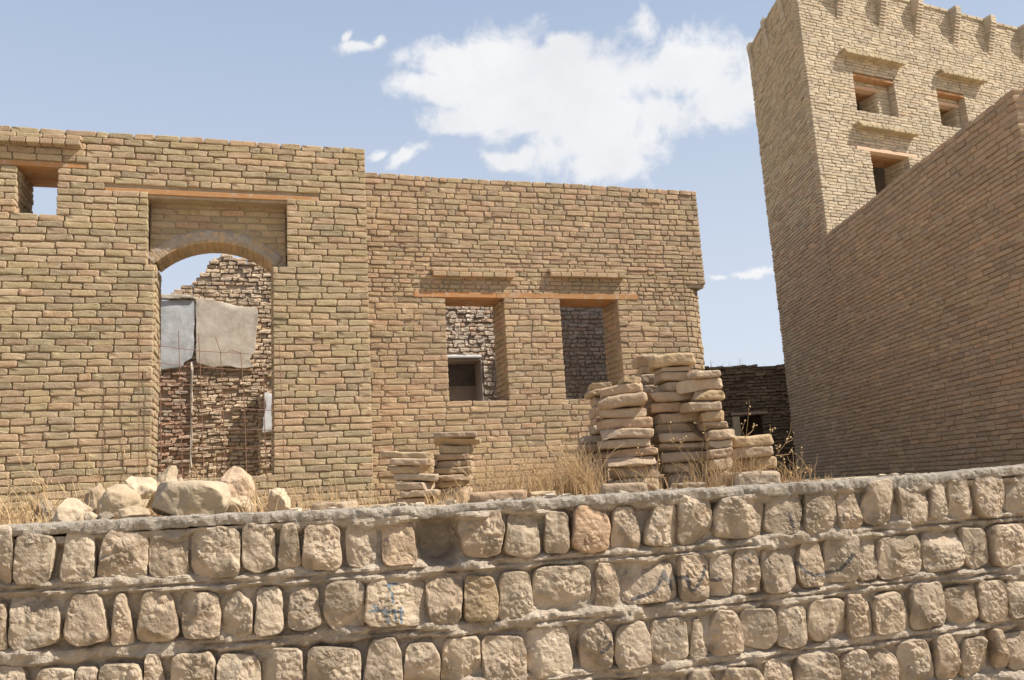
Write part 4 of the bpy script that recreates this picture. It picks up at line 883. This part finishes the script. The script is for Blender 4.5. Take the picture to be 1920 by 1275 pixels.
# ------------------------------------------------------------------ chips and gravel
V, F = [], []
for _ in range(900):
    px = random.choice([random.uniform(0, 600), random.uniform(680, 1560), random.uniform(-100, 1900)]); Y = FW.w(0, 0)[1] + random.uniform(.02, 1.6); c = at(px, 950, Y); Y += c[0] * .21
    s = random.uniform(.004, .016) * (1 if random.random() < .9 else 2); b = len(V); q = np.array([c[0], Y, s * .3 - .004])
    P8 = [(x, y, z) for x in (-1, 1) for y in (-1, 1) for z in (-.6, .6)]
    V += [tuple(q + np.array(p) * s * np.array([random.uniform(.5, 1.2), random.uniform(.5, 1.1), random.uniform(.4, 1)])) for p in P8]
    F += [tuple(b + i for i in f) for f in ((0, 1, 3, 2), (4, 6, 7, 5), (0, 4, 5, 1), (2, 3, 7, 6), (0, 2, 6, 4), (1, 5, 7, 3))]
tag(obj('gravel', mesh_from('gravel', V, F, False), M_ROCK), 'small stone chips scattered over the wall top and the dry ground', 'gravel', kind='stuff')

# ------------------------------------------------------------------ steel mesh in the doorway
FS = Frame(FL.w(0, -.16), FL.a)
sm = thing('steel_mesh', 'rusty reinforcing mesh standing across the arched doorway', 'steel mesh', FS.o, FS.a)
z2 = lambda p: FS.hit(p[0] / 2.743, 600 + p[1] / 2.743)
for i, ln in enumerate([[(715,60),(714,800)],[(812,45),(826,400),(830,830)],[(918,55),(928,400),(938,830)],[(1022,70),(1036,400),(1050,840)],[(1108,85),(1134,165),(1146,420),(1160,840)],[(1238,165),(1256,420),(1270,850)],[(1338,182),(1356,300),(1362,600),(1375,850)],[(1436,105),(1448,400),(1466,850)],
        [(720,128),(860,138),(1020,160),(1230,172),(1440,188)],[(712,205),(860,228),(1000,242),(1210,256),(1440,268)],[(716,318),(900,328),(1100,342),(1400,366),(1450,368)],[(712,418),(860,428),(1060,440),(1200,455),(1450,468)],[(712,632),(860,640),(1060,652),(1250,662),(1480,670)],[(712,535),(900,545),(1100,556),(1460,572)],[(1170,160),(1200,158),(1238,170)]]):
    q = [z2(p) for p in ln]; V, F = [], []; vert = abs(q[0][0] - q[-1][0]) < .2
    strand(V, F, [(u, (-.012 if i % 2 else 0) if vert else -.006, z) for u, z in q], .0042, .0042); obj('bar', mesh_from('bar', V, F), M_RUST, sm)

# ------------------------------------------------------------------ dry grass and dead weeds
def blades(name, spots, mat, label, cat='dry grass', r=.0021, lie=0.):
    V, F = [], []
    for (x, Y, wd, h, n) in spots:
        c = at(x, 950, Y)
        for _ in range(int(n * .8)):
            bx = c[0] + random.gauss(0, wd); by = Y + abs(random.gauss(0, .10)); hh = h * random.uniform(.35, 1.1) * (.5 + .5 * random.random())
            az = random.uniform(0, 6.28); ln = random.uniform(.1, .95) + lie; p = np.array([bx, by, -.01]); pts = [tuple(p)]; m = 5; bend = random.gauss(0, .25)
            for k in range(m):
                t = (k + 1) / m; le = ln * t * 1.1 + bend * t; st = hh / m
                p = p + np.array([math.cos(az) * math.sin(le), math.sin(az) * math.sin(le) * .6, math.cos(le)]) * st + np.array([random.gauss(0, .05), 0, random.gauss(0, .05)]) * st
                p[2] = max(p[2], .0); pts.append(tuple(p))
            strand(V, F, pts, r * random.uniform(.7, 1.5))
            if random.random() < .3 and hh > .1:
                q = np.array(pts[3]); a2 = random.uniform(0, 6.28); strand(V, F, [q, q + np.array([math.cos(a2) * .03, 0, .03]) * random.uniform(.5, 1.8), q + np.array([math.cos(a2) * .045, 0, .07]) * random.uniform(.5, 1.8)], r * .7)
    return tag(obj(name, mesh_from(name, V, F), mat), label, cat, kind='stuff')
blades('dry_grass', [(15, 4.35, .14, .22, 260), (80, 4.45, .12, .22, 220), (-60, 4.4, .2, .25, 200), (60, 4.2, .16, .12, 260), (170, 4.6, .15, .25, 90), (250, 4.6, .12, .28, 90), (10, 4.3, .12, .38, 40), (90, 4.5, .12, .40, 36), (150, 4.7, .1, .34, 30), (230, 4.7, .1, .36, 30)], M_STRAW, 'golden mat of dry grass at the left end of the wall top', lie=.35)
blades('dry_grass', [(330, 4.8, .15, .30, 60), (420, 4.8, .15, .28, 70), (480, 4.7, .12, .25, 80), (560, 4.7, .15, .20, 120), (640, 4.9, .12, .16, 70), (255, 4.2, .06, .08, 50), (285, 4.1, .05, .06, 60), (450, 4.3, .05, .15, 30), (300, 4.9, .1, .42, 24), (390, 4.9, .12, .40, 30), (470, 4.35, .05, .22, 26), (240, 4.3, .05, .2, 26)], M_STRAW, 'sparse dry grass among the rocks below the arched doorway', lie=.15)
blades('dry_grass', [(840, 4.75, .08, .12, 110), (905, 4.9, .06, .34, 40), (960, 4.9, .12, .34, 170), (1030, 4.95, .12, .36, 210), (1085, 5.0, .08, .44, 190), (1110, 4.9, .05, .30, 90), (1130, 4.8, .05, .12, 60)], M_STRAW, 'tall tangle of dry grass between the small stacks and the large pile', lie=.1)
blades('dry_grass', [(1220, 4.75, .06, .22, 60), (1290, 4.8, .06, .12, 60), (1335, 4.8, .05, .34, 45), (1390, 4.85, .07, .30, 90), (1440, 5.2, .05, .2, 40), (1500, 5.1, .06, .22, 60), (1560, 5.2, .08, .08, 30)], M_STRAW, 'thin dry grass in front of the large pile of slabs', lie=.1)
blades('dry_grass', [(1365, 15.7, .25, .22, 14), (1430, 15.7, .3, .2, 12)], M_STRAW2, 'dry weeds', r=.004)
bpy.data.objects[-1] if False else None
wg = [o for o in bpy.data.objects if o.get('label') == 'dry weeds'][0]; wg['label'] = 'dry weeds growing on top of the dark gap wall'; wg.location.z = FG.hit(1400, 684)[1] - .03
def weed(ptsl, Y, label, dr=.0022):
    base = at(*ptsl[0][0], Y); root = thing('dead_weed', label, 'weed', (base[0], Y), 0, 0, 'dead weeds on the wall top')
    V, F = [], []; tips = []
    for ln in ptsl:
        q = [at(x, y, Y + .02 * j) - [base[0], Y, 0] for j, (x, y) in enumerate(ln)]; q[0][2] = max(0, q[0][2]) if ln is not ptsl[0] else 0
        strand(V, F, q, dr, dr * .5); tips.append(q)
    obj('stem', mesh_from('stem', V, F), M_STRAW2, root)
    VB, FB_ = [], []
    for q in tips:
        P = np.array(q)
        for _ in range(4):
            t = random.uniform(.55, 1) * (len(P) - 1); i = min(int(t), len(P) - 2); p = P[i] + (P[i + 1] - P[i]) * (t - i) + [random.gauss(0, .012), 0, random.gauss(.004, .008)]
            s = random.uniform(.0035, .0065); b = len(VB); VB += [tuple(p + np.array(d) * s) for d in ((1, 0, 0), (-1, 0, 0), (0, 1, 0), (0, -1, 0), (0, 0, 1), (0, 0, -1))]
            FB_ += [tuple(b + k for k in f) for f in ((0, 2, 4), (2, 1, 4), (1, 3, 4), (3, 0, 4), (2, 0, 5), (1, 2, 5), (3, 1, 5), (0, 3, 5))]
    obj('seed_head', mesh_from('seed_head', VB, FB_), M_STRAW, root)
Z5 = lambda l: [(1060 + x / 3.75, 620 + y / 3.75) for x, y in l]
weed([Z5([(1270,980),(1265,800),(1285,620),(1298,480)]), Z5([(1270,760),(1240,700),(1262,640)]), Z5([(1275,740),(1320,700),(1325,650)])], 4.9, 'tallest dead weed, standing before the small black doorway')
weed([Z5([(1400,960),(1480,880),(1550,790),(1585,700),(1588,640)]), Z5([(1550,790),(1595,770)]), Z5([(1500,860),(1490,800)]), Z5([(1480,880),(1570,870),(1600,820)])], 4.9, 'dead weed leaning right from the short column of slabs')
weed([Z5([(1655,1050),(1665,930),(1663,815)]), Z5([(1660,1000),(1700,960),(1735,1000)]), Z5([(1658,1010),(1620,960)])], 5.0, 'dead weed upright against the dark building side')
weed([Z5([(1560,1060),(1545,960),(1530,880)]), Z5([(1560,1050),(1600,990)])], 5.0, 'small dead weed at the right end of the grey slab')
weed([Z5([(1030,1090),(1005,900),(985,720),(960,580)]), Z5([(1010,940),(1060,850)])], 4.8, 'thin dead weed before the middle and right columns of slabs')
weed([Z5([(940,1090),(860,900),(760,780),(722,650)]), Z5([(800,830),(850,740)])], 4.8, 'thin dead weed bending left across the middle column of slabs')
weed([Z5([(640,1100),(560,960),(500,800)]), Z5([(600,1020),(660,960),(655,860)])], 4.75, 'thin dead weed before the left column of slabs')
weed([Z5([(1350,970),(1400,830),(1440,730),(1442,660)]), Z5([(1400,830),(1370,760)])], 4.85, 'dead weed rising above the short column of slabs')
weed([[(30 + 50, 975), (70, 930), (50, 895), (32, 850)], [(70, 930), (95, 905)]], 4.3, 'curved straw coloured weed at the far left of the wall top')
weed([[(95, 975), (88, 930), (72, 890), (58, 846)], [(85, 920), (60, 905)]], 4.35, 'second thin weed at the far left, beside the curved one')
weed([[(200, 925), (190, 895), (170, 870), (158, 845)], [(190, 895), (165, 893)]], 4.7, 'thin bent weed rising behind the tan boulder')
weed([[(284, 905), (262, 880), (240, 862), (229, 846)], [(262, 880), (275, 850)]], 4.75, 'thin weed leaning left from the pointed stone')
